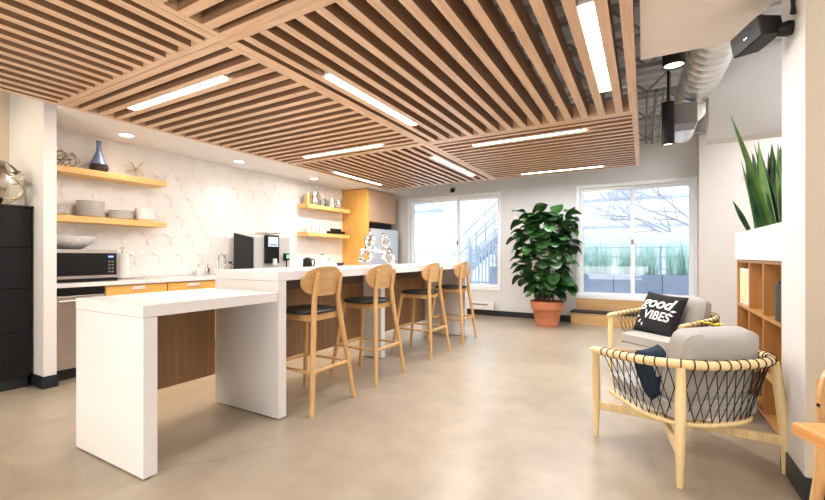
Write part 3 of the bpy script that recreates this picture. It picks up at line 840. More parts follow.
# ------------------------------------------------------------------ window wall items
t = thing('baseboard_heater', 'small white baseboard heater low on the wall by the end of the bar', 'heater', (-2.75, 7.74, .12))
obj('casing', B(-.42, .20, -.04, .055, 0, .15), M['white_pl'], t, bevel=.008)
obj('grille', B(-.30, .08, -.045, -.04, .09, .115), M['galv_dull'], t)
o = obj('wall_sensor', LA([(0, 0), (.05, 0), (.05, .03), (.03, .05), (0, .055)], seg=20), M['black'], None, smooth=True, loc=(-3.46, 7.8, 2.545), rot=(PI/2, 0, 0)); tag(o, 'small black sensor high on the wall above the left window', 'sensor')
o = obj('wall_plate', B(-.035, .035, 0, .012, -.055, .055), M['white_pl'], None, bevel=.003, loc=(-2.15, 7.787, 1.9)); tag(o, 'small white wall plate between the left window and the fig tree', 'wall plate')
o = obj('fire_alarm', LA([(0, 0), (.055, 0), (.055, .035), (.04, .05), (0, .05)], seg=24), M['red'], None, smooth=True, loc=(1.33, 7.5, 2.345), rot=(PI/2, 0, 0)); tag(o, 'small red fire alarm on the beige wall behind the snake plants', 'fire alarm')

# ------------------------------------------------------------------ fiddle leaf fig
FX, FY = -1.43, 7.14
t = thing('fiddle_leaf_fig', 'big leafy fiddle leaf fig in a terracotta pot between the two windows', 'potted plant', (FX, FY, 0))
obj('pot', LA([(0, 0), (.175, 0), (.20, .10), (.215, .20), (.22, .205), (.232, .285), (.262, .29), (.275, .42), (.25, .425), (.225, .38), (.225, .36), (0, .36)], seg=48), M['terracotta'], t, smooth=True)
obj('soil', LA([(0, .37), (.224, .37), (0, .385)], seg=32), M['soil'], t)
rnd = random.Random(4)
stems = []
for k, (dx, dy, h) in enumerate(((-.05, .02, 1.95), (.03, -.03, 1.75), (.08, .04, 1.85))):
    pts = [Vector((dx, dy, .37))]
    for q in range(1, 7):
        pts.append(Vector((dx+[-.16, .05, .24][k]*q/6+rnd.uniform(-.015, .015), dy+[.0, -.12, .05][k]*q/6, .37+(h-.37)*q/6)))
    stems.append(pts); obj('stem', T(pts, [.016-.0015*i for i in range(7)], seg=8), M['stem'], t, smooth=True)
def leaf(bm, base, direc, L_, W_, droop, roll, mi=0, n=7, fold=.25, shape='fig'):
    d = Vector(direc).normalized(); up = Vector((0, 0, 1))
    side = d.cross(up)
    if side.length < .05: side = Vector((1, 0, 0))
    side.normalize(); nrm = side.cross(d).normalized()
    side = (side*math.cos(roll)+nrm*math.sin(roll)).normalized()
    p = Vector(base); rows = []
    cur = d.copy()
    for i in range(n+1):
        s = i/n
        if shape == 'fig': w = W_*(.25+.95*math.sin(PI*min(1, s*.92+.02))**.8)*(1 if s > .4 else .82+.18*s/.4)*(1.0 if s < .97 else .5)
        else: w = W_*(.65+.35*math.sin(PI*s))*(1-s**3.5)+.001
        if i == 0 and shape == 'fig': w = W_*.08
        nr = side.cross(cur).normalized()
        rows.append([bm.verts.new(p+side*w*q/2+nr*(abs(q)*fold*w/2)+nr*(.008*math.sin(s*9+q*3) if shape == 'fig' else 0)) for q in (-1, -.5, 0, .5, 1)])
        p = p+cur*(L_/n)
        cur = (cur+Vector((0, 0, -droop/n))).normalized()
    for a, b in zip(rows, rows[1:]):
        for k in range(4):
            f = bm.faces.new((a[k], a[k+1], b[k+1], b[k])); f.material_index = mi; f.smooth = True
bm = bmesh.new()
for k in range(270):
    z = rnd.uniform(.55, 1.93)
    a = rnd.uniform(0, 2*PI)
    # leaf clump radius by height
    R_ = .25+.14*math.sin(PI*min(1, max(0, (z-.45)/1.55)))
    if z > 1.7: 
        c = rnd.choice([(-.26, 0), (.26, .05), (-.05, -.05)]); R_ = .14
    else: c = (rnd.uniform(-.10, .10), 0)
    rr = R_*rnd.uniform(.3, 1)
    base = (c[0]+-.03+rr*math.cos(a)*.98, c[1]+rr*math.sin(a)*.75, z)
    el = rnd.uniform(-.55, .55)+(.4 if z > 1.7 else 0)
    leaf(bm, base, (math.cos(a), math.sin(a)*.8, el), rnd.uniform(.20, .30), rnd.uniform(.14, .20), rnd.uniform(.5, 1.6), rnd.uniform(-.5, .5))
obj('foliage', bm, M['fig'], t)

# ------------------------------------------------------------------ bookcase + planter + snake plants
BX, BY0, BY1 = .735, 3.03, 4.68
t = thing('bookcase', 'oak cubby bookcase behind the white pillar', 'bookcase', (BX, BY0, 0))
L_ = BY1-BY0; D_ = .42
for a_ in (0, L_-.025): obj('side_panel', B(0, D_, a_, a_+.025, 0, 1.148), M['bookcase'], t, bevel=.002)
obj('back_board', B(D_-.02, D_, .026, L_-.026, .04, 1.146), M['bookcase'], t)
for z in (.04, .33, .735, 1.124):
    obj('shelf', B(.003, D_-.021, .026, L_-.026, z, z+.024), M['bookcase'], t, bevel=.002)
for (z0, z1) in ((.065, .329), (.355, .734), (.76, 1.123)):
    for yy in (3.31-BY0, 3.76-BY0, 4.21-BY0): obj('divider', B(.002, D_-.022, yy-.012, yy+.012, z0, z1), M['bookcase'], t, bevel=.002)
obj('kick_board', B(.03, D_-.03, .026, L_-.026, 0, .039), M['brown_wood'], t)
t = thing('planter_trough', 'long white planter box on top of the oak bookcase', 'planter', (BX, BY0, 1.15))
bm = bmesh.new(); box(bm, -.012, .015, -.01, L_+.01, 0, .235); box(bm, D_-.02, D_+.012, -.01, L_+.01, 0, .235)
box(bm, .015, D_-.02, -.01, .015, 0, .235); box(bm, .015, D_-.02, L_-.015, L_+.01, 0, .235); box(bm, .015, D_-.02, .015, L_-.015, 0, .02)
obj('box_body', bm, M['wall'], t)
obj('soil', B(.016, D_-.021, .016, L_-.016, .021, .2), M['soil'], t)
rnd = random.Random(8)
snl = ['snake plant with a leaning tall leaf, nearest the pillar', 'dense upright snake plant second from the pillar', 'snake plant third from the pillar with pointed leaves', 'shorter snake plant at the far end of the white trough']
for k, (yy, hh, nn) in enumerate(((3.80, .66, 14), (4.02, .72, 20), (4.26, .66, 20), (4.48, .52, 12))):
    bm = bmesh.new()
    for q in range(nn):
        bx, by = rnd.uniform(-.10, .10), rnd.uniform(-.11, .11)
        leaf(bm, (bx, by, -.05), (bx*1.2+rnd.uniform(-.12, .08), by*1.2+rnd.uniform(-.14, .14), 1), hh*rnd.uniform(.6, 1.05), rnd.uniform(.06, .085), rnd.uniform(-.05, .12), rnd.uniform(-1.2, 1.2), mi=(1 if rnd.random() < .25 else 0), n=9, fold=.35, shape='blade')
    if k == 0:
        leaf(bm, (-.10, .10, .0), (-.22, .10, 1), .92, .075, .1, .4, mi=1, n=9, fold=.35, shape='blade')
    if k == 3:
        leaf(bm, (-.09, .05, -.02), (-.35, .4, 1), .34, .05, -.1, .4, mi=0, n=9, fold=.35, shape='blade')
    o = obj('snake_plant', bm, [M['snake'], M['snake_edge']], None, loc=(BX+.155, yy, 1.40)); tag(o, snl[k], 'plant', 'snake plants in the white trough')
# things in the cubbies
t = thing('framed_card', 'cream card in a white frame standing in the far upper cubby', 'picture frame', (BX+.035, 4.53, .761), math.radians(4))
obj('frame', B(-.01, .01, -.12, .12, 0, .31), M['white_pl'], t, bevel=.003); obj('card', B(-.013, -.0105, -.10, .10, .02, .29), M['cream_card'], t)
bks = [((.04, .06, .04), .27), ((.015, .015, .018), .24), ((.03, .03, .035), .26), ((.02, .05, .03), .23)]
for k, (c, h) in enumerate(bks):
    t = thing('book', '%s book standing in the cubby beside the pillar, %s' % (['dark green', 'black', 'charcoal', 'deep green'][k], ['nearest the pillar', 'second from the pillar', 'third from the pillar', 'leftmost of the four'][k]), 'book', (BX+.085, 3.345+k*.042, .761), 0, 'dark books in the bookcase')
    obj('cover', B(-.075, .075, -.019, .019, 0, h), pmat('book_cover', c, .5), t, bevel=.003); obj('pages', B(-.066, .0765, -.014, .014, .004, h-.004), M['paper'], t)

# ------------------------------------------------------------------ lounge chairs
def superarc(w, yb, yf, n, e=2.6):
    """U shaped rail: from left front (-w,yf) round the back (0,-yb) to right front (w,yf)"""
    pts = []
    for k in range(n+1):
        a = PI+PI*k/n     # pi..2pi
        c, s = math.cos(a), math.sin(a)
        pts.append((w*sgn(c)*abs(c)**(2/e), yb*sgn(s)*abs(s)**(2/e)))
    L0 = [(-w*1.0, yf), (-w*1.01, yf*.5)]
    return L0+pts+[(w*1.01, yf*.5), (w, yf)]
def resample(pts, n):
    pts = [Vector(p) for p in pts]; ds = [0]
    for a, b in zip(pts, pts[1:]): ds.append(ds[-1]+(b-a).length)
    out = []; j = 0
    for k in range(n):
        s = ds[-1]*k/(n-1)
        while j < len(ds)-2 and ds[j+1] < s: j += 1
        f = (s-ds[j])/max(1e-9, ds[j+1]-ds[j]); out.append(pts[j].lerp(pts[j+1], min(1, f)))
    return out
def lounge(label, loc, rz):
    t = thing('lounge_chair', label, 'armchair', loc, rz)
    flat = superarc(.385, .35, .30, 40)
    def rz_(x, y): return .615 if y < -.25 else .615-.05*((y+.25)/.55)
    rail3 = resample([(x, y, rz_(x, y)) for x, y in flat], 70)
    n = len(rail3)
    obj('arm_rail', tube(bmesh.new(), [rail3[0]+Vector((0, .03, -.004))]+rail3+[rail3[-1]+Vector((0, .03, -.004))], [.019]+[.0245]*n+[.019], seg=14), M['ash'], t, smooth=True)
    low = resample([(x*.80, -.27 + (y+.35)*.80, .275+.10*max(0, y)) for x, y in flat], 70)
    obj('seat_hoop', tube(bmesh.new(), low, .014, seg=10), M['ash'], t, smooth=True)
    # cords
    bm = bmesh.new(); NC = 30; sh = 1.6
    R2 = resample(rail3, 300); L2 = resample(low, 300)
    def at(P, s):
        s = min(max(s, 0), 1)*299; i = int(s); return P[i].lerp(P[min(299, i+1)], s-i)
    def bow(a, b, s):   # slight outward bow
        return [a, a.lerp(b, .5), b]
    for k in range(NC):
        s = .055+.89*k/(NC-1)
        p = at(R2, s)
        # wrap band round the rail
        tan = (at(R2, s+.004)-at(R2, s-.004)).normalized(); a_ = tan.cross(Vector((0, 0, 1))).normalized(); b_ = a_.cross(tan)
        tube(bm, [p+(a_*math.cos(q*PI/6)+b_*math.sin(q*PI/6))*.0265 for q in range(12)], .0034, seg=5, closed=True)
        for d_ in (-sh, sh):
            s2 = s+d_*.89/(NC-1)
            if s2 < .03 or s2 > .97: continue
            tube(bm, bow(at(R2, s)+Vector((0, 0, -.023)), at(L2, s2), s), .0026, seg=5)
    for s in range(0, 299, 4):
        pass
    obj('cord_weave', bm, M['cord'], t)
    # legs
    for (x, y, ztop, tx, ty) in ((-.37, .31, .555, -.385, .29), (.37, .31, .555, .385, .29), (-.335, -.315, .60, -.30, -.285), (.335, -.315, .60, .30, -.285)):
        obj('leg', T([(x, y, 0), (x*.99, y*.99, .22), ((x+tx)/2, (y+ty)/2, .42), (tx, ty, ztop)], [.015, .023, .026, .021], seg=14), M['ash'], t, smooth=True)
    # crossing stretchers
    def beam(p, q, zz0, zz1, w=.013, h=.026):
        p = Vector(p); q = Vector(q); d = (q-p).normalized(); s = Vector((-d.y, d.x))*w
        b = bmesh.new()
        hexa(b, [(p.x-s.x, p.y-s.y, zz0-h), (p.x+s.x, p.y+s.y, zz0-h), (q.x+s.x, q.y+s.y, zz1-h), (q.x-s.x, q.y-s.y, zz1-h),
                 (p.x-s.x, p.y-s.y, zz0+h), (p.x+s.x, p.y+s.y, zz0+h), (q.x+s.x, q.y+s.y, zz1+h), (q.x-s.x, q.y-s.y, zz1+h)])
        return b
    obj('stretcher', beam((-.365, .305), (.33, -.31), .205, .175), M['ash'], t, bevel=.006)
    obj('stretcher', beam((.365, .305), (.02, -.02), .205, .19), M['ash'], t, bevel=.006)
    obj('stretcher', beam((-.335, -.31), (-.09, .06), .175, .195), M['ash'], t, bevel=.006)
    # supports up to the hoop
    # cushions
    bm = cushion(bmesh.new(), .56, .56, .12, n=16, edge=.6)
    obj('seat_cushion', bm, M['fabric'], t, smooth=True, loc=(0, .03, .355), rot=(.04, 0, 0))
    bm = cushion(bmesh.new(), .49, .42, .17, n=16, edge=.5)
    obj('back_cushion', bm, M['fabric'], t, smooth=True, loc=(-.025, -.19, .575), rot=(math.radians(-76)+PI, 0, 0))
    return t
ang = math.atan2(.653, .757)
c1 = lounge('woven-cord lounge chair with grey cushions seen from behind, closest to the pillar', (.208, 2.94, 0), ang)
ang2 = math.radians(141)
c2 = dup(c1, (.18, 4.70, 0), ang2+0, 'woven-cord lounge chair facing the camera holding the good vibes pillow')

# "good VIBES" pillow
CT = [
]
def text_obj(body, size, loc, parent, mat, name, shear=0.0, ext=.0006, extra=0.0, sx=1.0):
    cu = bpy.data.curves.new(name, 'FONT'); cu.body = body; cu.size = size; cu.shear = shear; cu.extrude = ext; cu.offset = extra
    cu.align_x = 'CENTER'
    tmp = bpy.data.objects.new('tmp', cu); COL.objects.link(tmp)
    dg = bpy.context.evaluated_depsgraph_get(); dg.update()
    me = bpy.data.meshes.new_from_object(tmp.evaluated_get(dg))
    bpy.data.objects.remove(tmp); me.materials.clear(); me.materials.append(mat)
    o = bpy.data.objects.new(name, me); link(o, parent); o.location = loc; o.scale = (sx, 1, 1)
    return o
def pillow(name, label, loc, rot, w, mat):
    o = obj(name, cushion(bmesh.new(), w, w, .13, n=18, pinch=.06), mat, None, smooth=True, loc=loc, rot=rot)
    tag(o, label, 'pillow'); return o
def lay_on(o, w, h=.13, off=.0015):
    """press a flat printed mesh onto the bulging pillow face"""
    for v in o.data.vertices:
        x = v.co.x*o.scale[0]+o.location[0]; y = v.co.y+o.location[1]
        u, vv = min(1, abs(2*x/w)), min(1, abs(2*y/w))
        th = ((1-u**4)*(1-vv**4))**.55*h/2
        v.co.x = x; v.co.y = y; v.co.z = th+off+v.co.z
    o.location = (0, 0, 0); o.scale = (1, 1, 1)
def subdiv(o, cuts=2):
    bm = bmesh.new(); bm.from_mesh(o.data); bmesh.ops.triangulate(bm, faces=bm.faces[:])
    bmesh.ops.subdivide_edges(bm, edges=[e for e in bm.edges if e.calc_length() > .02], cuts=2); bm.to_mesh(o.data); bm.free()
PWD = .44
M2 = Matrix.Rotation(ang2, 4, 'Z')
pl = M2 @ Vector((.03, .0, 0))
pil = pillow('throw_pillow', 'black pillow printed good VIBES in white on the far lounge chair', (0, 0, 0), (0, 0, 0), PWD, M['pillow_black'])
pil.parent = None
pr_m = Matrix.Translation((.18, 4.70, 0)) @ M2 @ Matrix.Translation((.05, .01, .60)) @ Matrix.Rotation(PI, 4, 'Z') @ Matrix.Rotation(math.radians(64), 4, 'X') @ Matrix.Rotation(math.radians(-4), 4, 'Z')
pil.matrix_world = pr_m
for body, size, loc, sh, ex in (('good', .155, (-.02, .045, 0), .3, .0030), ('VIBES', .125, (.02, -.075, 0), .1, .0018)):
    to = text_obj(body, size, loc, pil, M['print_white'], 'lettering', sh, .0004, ex, 1.0 if body == 'good' else .92); subdiv(to); lay_on(to, PWD)
bm = bmesh.new()
for (x, y, a, l) in ((.11, .055, .9, .05), (.135, .03, .3, .06), (.13, -.0, -.1, .05), (-.12, -.10, -2.2, .05), (-.15, -.075, 3.0, .045), (-.10, -.125, -1.5, .04)):
    d = Vector((math.cos(a), math.sin(a))); s = Vector((-d.y, d.x))
    P = [Vector((x, y)), Vector((x, y))+d*l*.5+s*.011, Vector((x, y))+d*l, Vector((x, y))+d*l*.5-s*.011]
    bm.faces.new([bm.verts.new((p.x, p.y, .0008)) for p in P])
to = obj('leaf_print', bm, M['print_white'], pil)
for v in to.data.vertices:
    u, vv = min(1, abs(2*v.co.x/PWD)), min(1, abs(2*v.co.y/PWD)); v.co.z = ((1-u**4)*(1-vv**4))**.55*.065+.0025

# small navy pillow on the near chair
M1 = Matrix.Translation((.208, 2.94, 0)) @ Matrix.Rotation(ang, 4, 'Z')
p2 = pillow('throw_pillow', 'small navy and grey pillow tucked in the near lounge chair', (0, 0, 0), (0, 0, 0), .28, M['navy'])
p2.matrix_world = M1 @ Matrix.Translation((-.20, .0, .50)) @ Matrix.Rotation(math.radians(25), 4, 'Z') @ Matrix.Rotation(math.radians(72), 4, 'X')
for sg in (1, -1):
    bm = bmesh.new()
    n = 8; grid = {}
    for i in range(n+1):
        for j in range(n+1-i):
            x = -.11+.22*i/n; y = -.02+.11*j/n; u, vv = min(1, abs(2*x/.28)), min(1, abs(2*y/.28))
            grid[i, j] = bm.verts.new((x, y, sg*(((1-u**4)*(1-vv**4))**.55*.065+.0015)))
    for i in range(n):
        for j in range(n-i):
            bm.faces.new((grid[i, j], grid[i+1, j], grid[i, j+1]))
            if (i+1, j+1) in grid: bm.faces.new((grid[i+1, j], grid[i+1, j+1], grid[i, j+1]))
    obj('grey_triangle', bm, M['fabric'], p2)

# side table with yellow flowers
t = thing('side_table', 'small round red-brown side table between the lounge chairs and bookcase', 'side table', (.50, 3.88, 0))
obj('tabletop', LA([(0, .33), (.24, .33), (.245, .34), (.24, .355), (0, .355)], seg=36), M['brown_wood'], t, smooth=True)
for k in range(4):
    a = PI/4+k*PI/2+.15
    obj('leg', T([(.21*math.cos(a), .21*math.sin(a), 0), (.17*math.cos(a), .17*math.sin(a), .33)], [.012, .016], seg=10), M['brown_wood'], t, smooth=True)
for k in range(2):
    a = PI/4+k*PI/2+.15
    obj('brace', T([(.19*math.cos(a), .19*math.sin(a), .17), (-.19*math.cos(a), -.19*math.sin(a), .17)], .008, seg=8), M['black_matte'], t)
t = thing('flower_vase', 'yellow flowers in a dark vase on the small side table', 'flowers', (.45, 3.96, .355))
obj('vase', LA([(0, 0), (.04, 0), (.05, .06), (.025, .13), (.03, .15), (.022, .15), (.02, .13), (0, .02)], seg=20), M['black'], t, smooth=True)
rnd = random.Random(2)
bs = bmesh.new(); bf = bmesh.new()
for k in range(6):
    e = Vector((rnd.uniform(-.07, .07), rnd.uniform(-.05, .05), rnd.uniform(.25, .31)))
    tube(bs, [(0, 0, .12), e*.6+Vector((0, 0, .05)), e], .003, seg=5)
    for q in range(6):
        a = 2*PI*q/6; leaf(bf, e, (math.cos(a), math.sin(a), .3), .035, .022, .5, 0, n=3, shape='blade')
    lathe(bf, [(0, -.01), (.012, 0), (0, .01)], c=tuple(e), seg=8)
for k in range(6):
    a = rnd.uniform(0, 6.3); leaf(bs, (0, 0, .13), (math.cos(a), math.sin(a), .9), .09, .03, .7, 0, n=4)
obj('stems', bs, M['snake'], t); obj('blossoms', bf, M['yellow'], t)

# ------------------------------------------------------------------ speaker
SP = Vector((.531, 2.719, 2.321)); SR = Euler((-.059, -.136, .373)).to_matrix().to_4x4()
SRm = (Matrix.Rotation(.373, 4, 'Z') @ Matrix.Rotation(-.136, 4, 'Y') @ Matrix.Rotation(-.059, 4, 'X'))
t = thing('wall_speaker', 'black wedge speaker mounted high on the white pillar', 'speaker')
t.matrix_world = Matrix.Translation(SP) @ SRm
bm = bmesh.new(); hexa(bm, [(.004, 0, 0), (.125, .03, .01), (.125, .225, .01), (.004, .235, 0), (.004, 0, .109), (.125, .03, .10), (.125, .225, .10), (.004, .235, .109)])
obj('cabinet_body', bm, M['black_matte'], t, bevel=.004)
obj('grille', B(-.004, .004, .002, .233, .002, .107), M['charcoal'], t, bevel=.002)
obj('badge', B(-.0065, -.004, .10, .125, .042, .052), M['nickel'], t, bevel=.001)
b_ = obj('bracket', LA([(0, 0), (.035, 0), (.04, .02), (.03, .06), (0, .06)], seg=20), M['black'], None, smooth=True)
b_.parent = t; b_.matrix_parent_inverse = t.matrix_world.inverted()
b_.matrix_world = Matrix.Translation((.668, 2.80, 2.36)) @ Matrix.Rotation(-PI/2, 4, 'Y')
a_ = obj('cable_loop', T([(.66, 2.74, 2.40), (.65, 2.73, 2.47), (.66, 2.72, 2.53), (.665, 2.76, 2.5), (.66, 2.78, 2.42)], .009, seg=8), M['black'], None, smooth=True)
a_.parent = t; a_.matrix_parent_inverse = t.matrix_world.inverted()

# ------------------------------------------------------------------ duct, joists, spotlights
t = thing('spiral_duct', 'shiny galvanised spiral air duct under the roof deck', 'duct', (0, 0, 0))
DP = [Vector(p) for p in ((.52, 3.15, 2.95), (.50, 3.7, 2.92), (.48, 4.4, 2.89), (.46, 5.1, 2.87), (.45, 5.7, 2.86))]
P2 = resample(DP, 110)
rr = [.160+(.010 if k % 5 == 0 else 0) for k in range(110)]
obj('duct_tube', tube(bmesh.new(), P2, rr, seg=32), M['duct'], t, smooth=True)
bm = bmesh.new(); tube(bm, [(.45, 5.7, 2.86), (.44, 6.5, 2.83)], .13, seg=28); tube(bm, [(.44, 6.48, 2.83), (.44, 6.52, 2.83)], .138, seg=28)
obj('duct_branch', bm, M['duct'], t, smooth=True)
obj('hanger_strap', T([(.47, 4.4, 3.03), (.47, 4.4, DK)], .006), M['galv_dull'], t)
bm = bmesh.new()
o = obj('junction_box', B(-.12, .12, -.14, .14, 0, .20), M['galv_dull'], None, bevel=.004, loc=(.33, 4.93, 2.48)); tag(o, 'grey metal box hanging beside the spiral duct', 'metal box')
hb = obj('hanger', T([(-.10, 0, .19), (-.10, 0, DK-2.48)], .008), M['galv_dull'], o)
for (x, y, z0, h, r, lab) in ((.195, 3.62, 2.60, .24, .075, 'black cylinder spotlight with warm glowing face by the cream soffit edge'), (.203, 4.66, 2.255, .41, .053, 'long black cylinder spotlight hanging beside the grey metal box')):
    t = thing('cylinder_spotlight', lab, 'spotlight', (x, y, z0))
    obj('housing', LA([(r*.86, .012), (r*.9, 0), (r, 0), (r, h), (0, h)], seg=32), M['black_matte'], t, smooth=True)
    obj('lens', LA([(0, .012), (r*.86, .012), (r*.86, .016), (0, .016)], seg=32), M['lamp_warm'], t)
    obj('stem', T([(0, 0, h), (0, 0, DK-z0)], .01), M['black_matte'], t)
j0 = None
def joist_bm(x0, x1):
    bm = bmesh.new()
    box(bm, x0, x1, -.04, .04, .30, .33); box(bm, x0, x1, -.04, .04, 0, .03)
    x = x0; up = True
    while x < x1-.3:
        a, b = ((x, 0, .03), (x+.28, 0, .30)) if up else ((x, 0, .30), (x+.28, 0, .03))
        tube(bm, [a, b], .012, seg=6); x += .28; up = not up
    return bm
jl = ['grey open web roof joist beside the cream soffit edge', 'grey open web roof joist above the two duct supports', 'grey open web roof joist above the junction box', 'grey open web roof joist near the window wall', 'grey open web roof joist tight against the window wall', 'grey open web roof joist over the big slatted panel', 'grey open web roof joist hidden above the nearest slats']
for k, y in enumerate((3.95, 4.62, 5.35, 6.35, 7.45, 3.1, 2.2)):
    if j0 is None: j0 = obj('roof_joist', joist_bm(-4.45, 3.15), M['steel_grey']); o = j0
    else: o = j0.copy(); COL.objects.link(o)
    o.location = (0, y, 3.015); tag(o, jl[k], 'joist', 'open web roof joists')
    if y < 3.27:
        if y == 3.1: short = obj('tmpj', joist_bm(-4.45, -.06), M['steel_grey']); sm = short.data; bpy.data.objects.remove(short)
        o.data = sm
o = obj('conduit_bundle', tube(tube(T([(.12, 5.2, 2.995), (.12, 7.6, 2.995)], .02, seg=8), [(.19, 5.2, 3.003), (.19, 7.6, 3.003)], .012, seg=8), [(.03, 5.2, 3.003), (.03, 7.6, 3.003)], .012, seg=8), M['galv_dull']); tag(o, 'thin grey conduits running under the far roof joists', 'conduit')

# ------------------------------------------------------------------ dining table + chair at lower right
ta = math.radians(25)
t = thing('dining_table', 'orange oak table corner at the lower right edge', 'table', (.34, 1.44, 0), ta-PI/2)
# local: corner at origin, +y along 'a' direction, +x along 'b'
obj('tabletop', B(0, .75, 0, .75, .708, .74), M['table_wood'], t, bevel=.004)
for (x, y) in ((.07, .07), (.68, .07), (.07, .68), (.68, .68)):
    obj('leg', T([(x, y, .708), (x, y, 0)], [.022, .015], seg=14), M['ash'], t, smooth=True)
t = thing('bentwood_chair', 'oak chair with curved back behind the table at the right edge', 'chair', (.735, 1.78, 0), math.radians(120))
# local +x = back
bm = bmesh.new(); fr = {}; bk = {}
for i in range(21):
    u = -1+2*i/20; y = .21*math.sin(u*PI/2); hz = max(.005, .125*(1-abs(y/.21)**3)**.5)
    for j in range(7):
        v = -1+2*j/6; z = .70+v*hz; x = .20-.07*(y/.21)**2
        fr[i, j] = bm.verts.new((x-.006, y, z)); bk[i, j] = bm.verts.new((x+.006, y, z))
for i in range(20):
    for j in range(6):
        bm.faces.new((fr[i, j], fr[i, j+1], fr[i+1, j+1], fr[i+1, j])); bm.faces.new((bk[i, j], bk[i+1, j], bk[i+1, j+1], bk[i, j+1]))
    bm.faces.new((fr[i, 0], fr[i+1, 0], bk[i+1, 0], bk[i, 0])); bm.faces.new((fr[i, 6], bk[i, 6], bk[i+1, 6], fr[i+1, 6]))
obj('backrest', bm, M['stool_ply'], t, smooth=True)
obj('seat', LA([(0, .435), (.19, .435), (.205, .445), (.2, .46), (0, .455)], seg=36), M['stool_ply'], t, smooth=True)
for s in (-1, 1):
    obj('leg', T([(.22, s*.19, 0), (.18, s*.15, .45), (.20, s*.13, .76)], [.013, .018, .012], seg=12), M['stool_wood'], t, smooth=True)
    obj('leg', T([(-.19, s*.19, 0), (-.14, s*.14, .44)], [.013, .018], seg=12), M['stool_wood'], t, smooth=True)

# ------------------------------------------------------------------ outside
def S(o): o['kind'] = 'structure'; return o
struct('terrace', B(-9, 9, 8.06, 22, .05, .35), M['terrace'])
def planter_box(x0, x1, y0, y1, z0, z1, lab):
    t = thing('terrace_planter', lab, 'planter', ((x0+x1)/2, (y0+y1)/2, z0))
    w, d, h = (x1-x0)/2, (y1-y0)/2, z1-z0
    bm = bmesh.new(); box(bm, -w, w, -d, -d+.03, 0, h); box(bm, -w, w, d-.03, d, 0, h); box(bm, -w, -w+.03, -d+.03, d-.03, 0, h); box(bm, w-.03, w, -d+.03, d-.03, 0, h)
    obj('box_body', bm, M['planter'], t, bevel=.004)
    obj('soil', B(-w+.031, w-.031, -d+.031, d-.031, 0, h-.03), M['soil'], t)
rnd = random.Random(9)
for k, (a, b) in enumerate(((-1.32, -.52), (-.51, .29), (.30, 1.10))):
    planter_box(a, b, 8.85, 9.2, .35, .83, ['blue-grey terrace planter at the left of the right window', 'blue-grey terrace planter in the middle outside the right window', 'blue-grey terrace planter at the right of the right window'][k])
    bm = bmesh.new()
    for q in range(230):
        x, y = rnd.uniform(a+.06, b-.06), rnd.uniform(8.93, 9.13)
        leaf(bm, (x, y, .78), (rnd.uniform(-.16, .16), rnd.uniform(-.12, .12), 1), rnd.uniform(.45, .78), .012, rnd.uniform(-.1, .3), rnd.uniform(-1.5, 1.5), n=4, fold=.1, shape='blade')
    o = obj('ornamental_grass', bm, M['grass_out'], None); tag(o, ['pale green ornamental grass in the left planter outside', 'pale green ornamental grass in the middle planter outside', 'pale green ornamental grass in the right planter outside'][k], 'grass', kind='stuff')
t = thing('terrace_railing', 'pale horizontal bar railing behind the planters outside the right window', 'railing', (0, 9.9, .35))
bm = bmesh.new()
for z in (.30, .55, .80, 1.0): box(bm, -2.2, 3, -.012, .012, z, z+.02)
obj('bar', bm, M['rail'], t); bm = bmesh.new()
for x in (-2.1, -.9, .3, 1.5, 2.7): box(bm, x-.02, x+.02, -.02, .02, 0, 1.04)
obj('post', bm, M['rail'], t)
o = obj('low_wall', B(-2.2, 4, 11.0, 11.2, .35, 1.72), M['bld']); tag(o, 'white parapet wall beyond the terrace railing', 'wall')
# neighbouring building with rooftop unit
t = thing('neighbour_building', 'pale neighbouring building beyond the right window', 'building', (-.5, 17, .35))
obj('wall', B(-4.0, 8, 0, 1, 0, 7), M['bld'], t)
bm = bmesh.new()
for z in (1.9, 2.9, 3.4): box(bm, -4.0, 8, -.06, 0, z, z+.09)
obj('ledge', bm, M['bld_dark'], t)
obj('rooftop_unit', B(-.9, .5, -.9, -.06, 3.3, 3.75), M['bld'], t, bevel=.03); obj('unit_canopy', B(-1.1, .7, -1.0, -.06, 3.80, 3.92), M['bld_dark'], t, bevel=.02)
# bare tree
t = thing('bare_tree', 'bare branching tree behind the terrace outside the right window', 'tree', (1.6, 12.6, .3))
bt = bmesh.new(); rnd = random.Random(21)
def branch(p, d, L_, r, depth):
    pts = [p]; cur = d.normalized()
    for k in range(4):
        cur = (cur+Vector((rnd.uniform(-.22, .22), rnd.uniform(-.22, .22), rnd.uniform(-.12, .16)))).normalized(); pts.append(pts[-1]+cur*L_/4)
    tube(bt, pts, [r*(1-.14*k) for k in range(5)], seg=5)
    if depth > 0:
        for k in range(3 if depth > 1 else 4):
            q = pts[rnd.choice((2, 3, 4))]; ax = Vector((rnd.uniform(-1, 1), rnd.uniform(-1, 1), rnd.uniform(-.6, .9))).normalized()
            branch(q, (cur+ax*.95), L_*.68, r*.55, depth-1)
branch(Vector((0, 0, 0)), Vector((-.1, 0, 1)), 1.8, .09, 0)
for k in range(13):
    branch(Vector((-.05, 0, .9+.12*k)), Vector((-1.5+.2*k, rnd.uniform(-.3, .3), .35+.1*k)), 2.0, .035, 4)
obj('branches', bt, M['bark'], t)
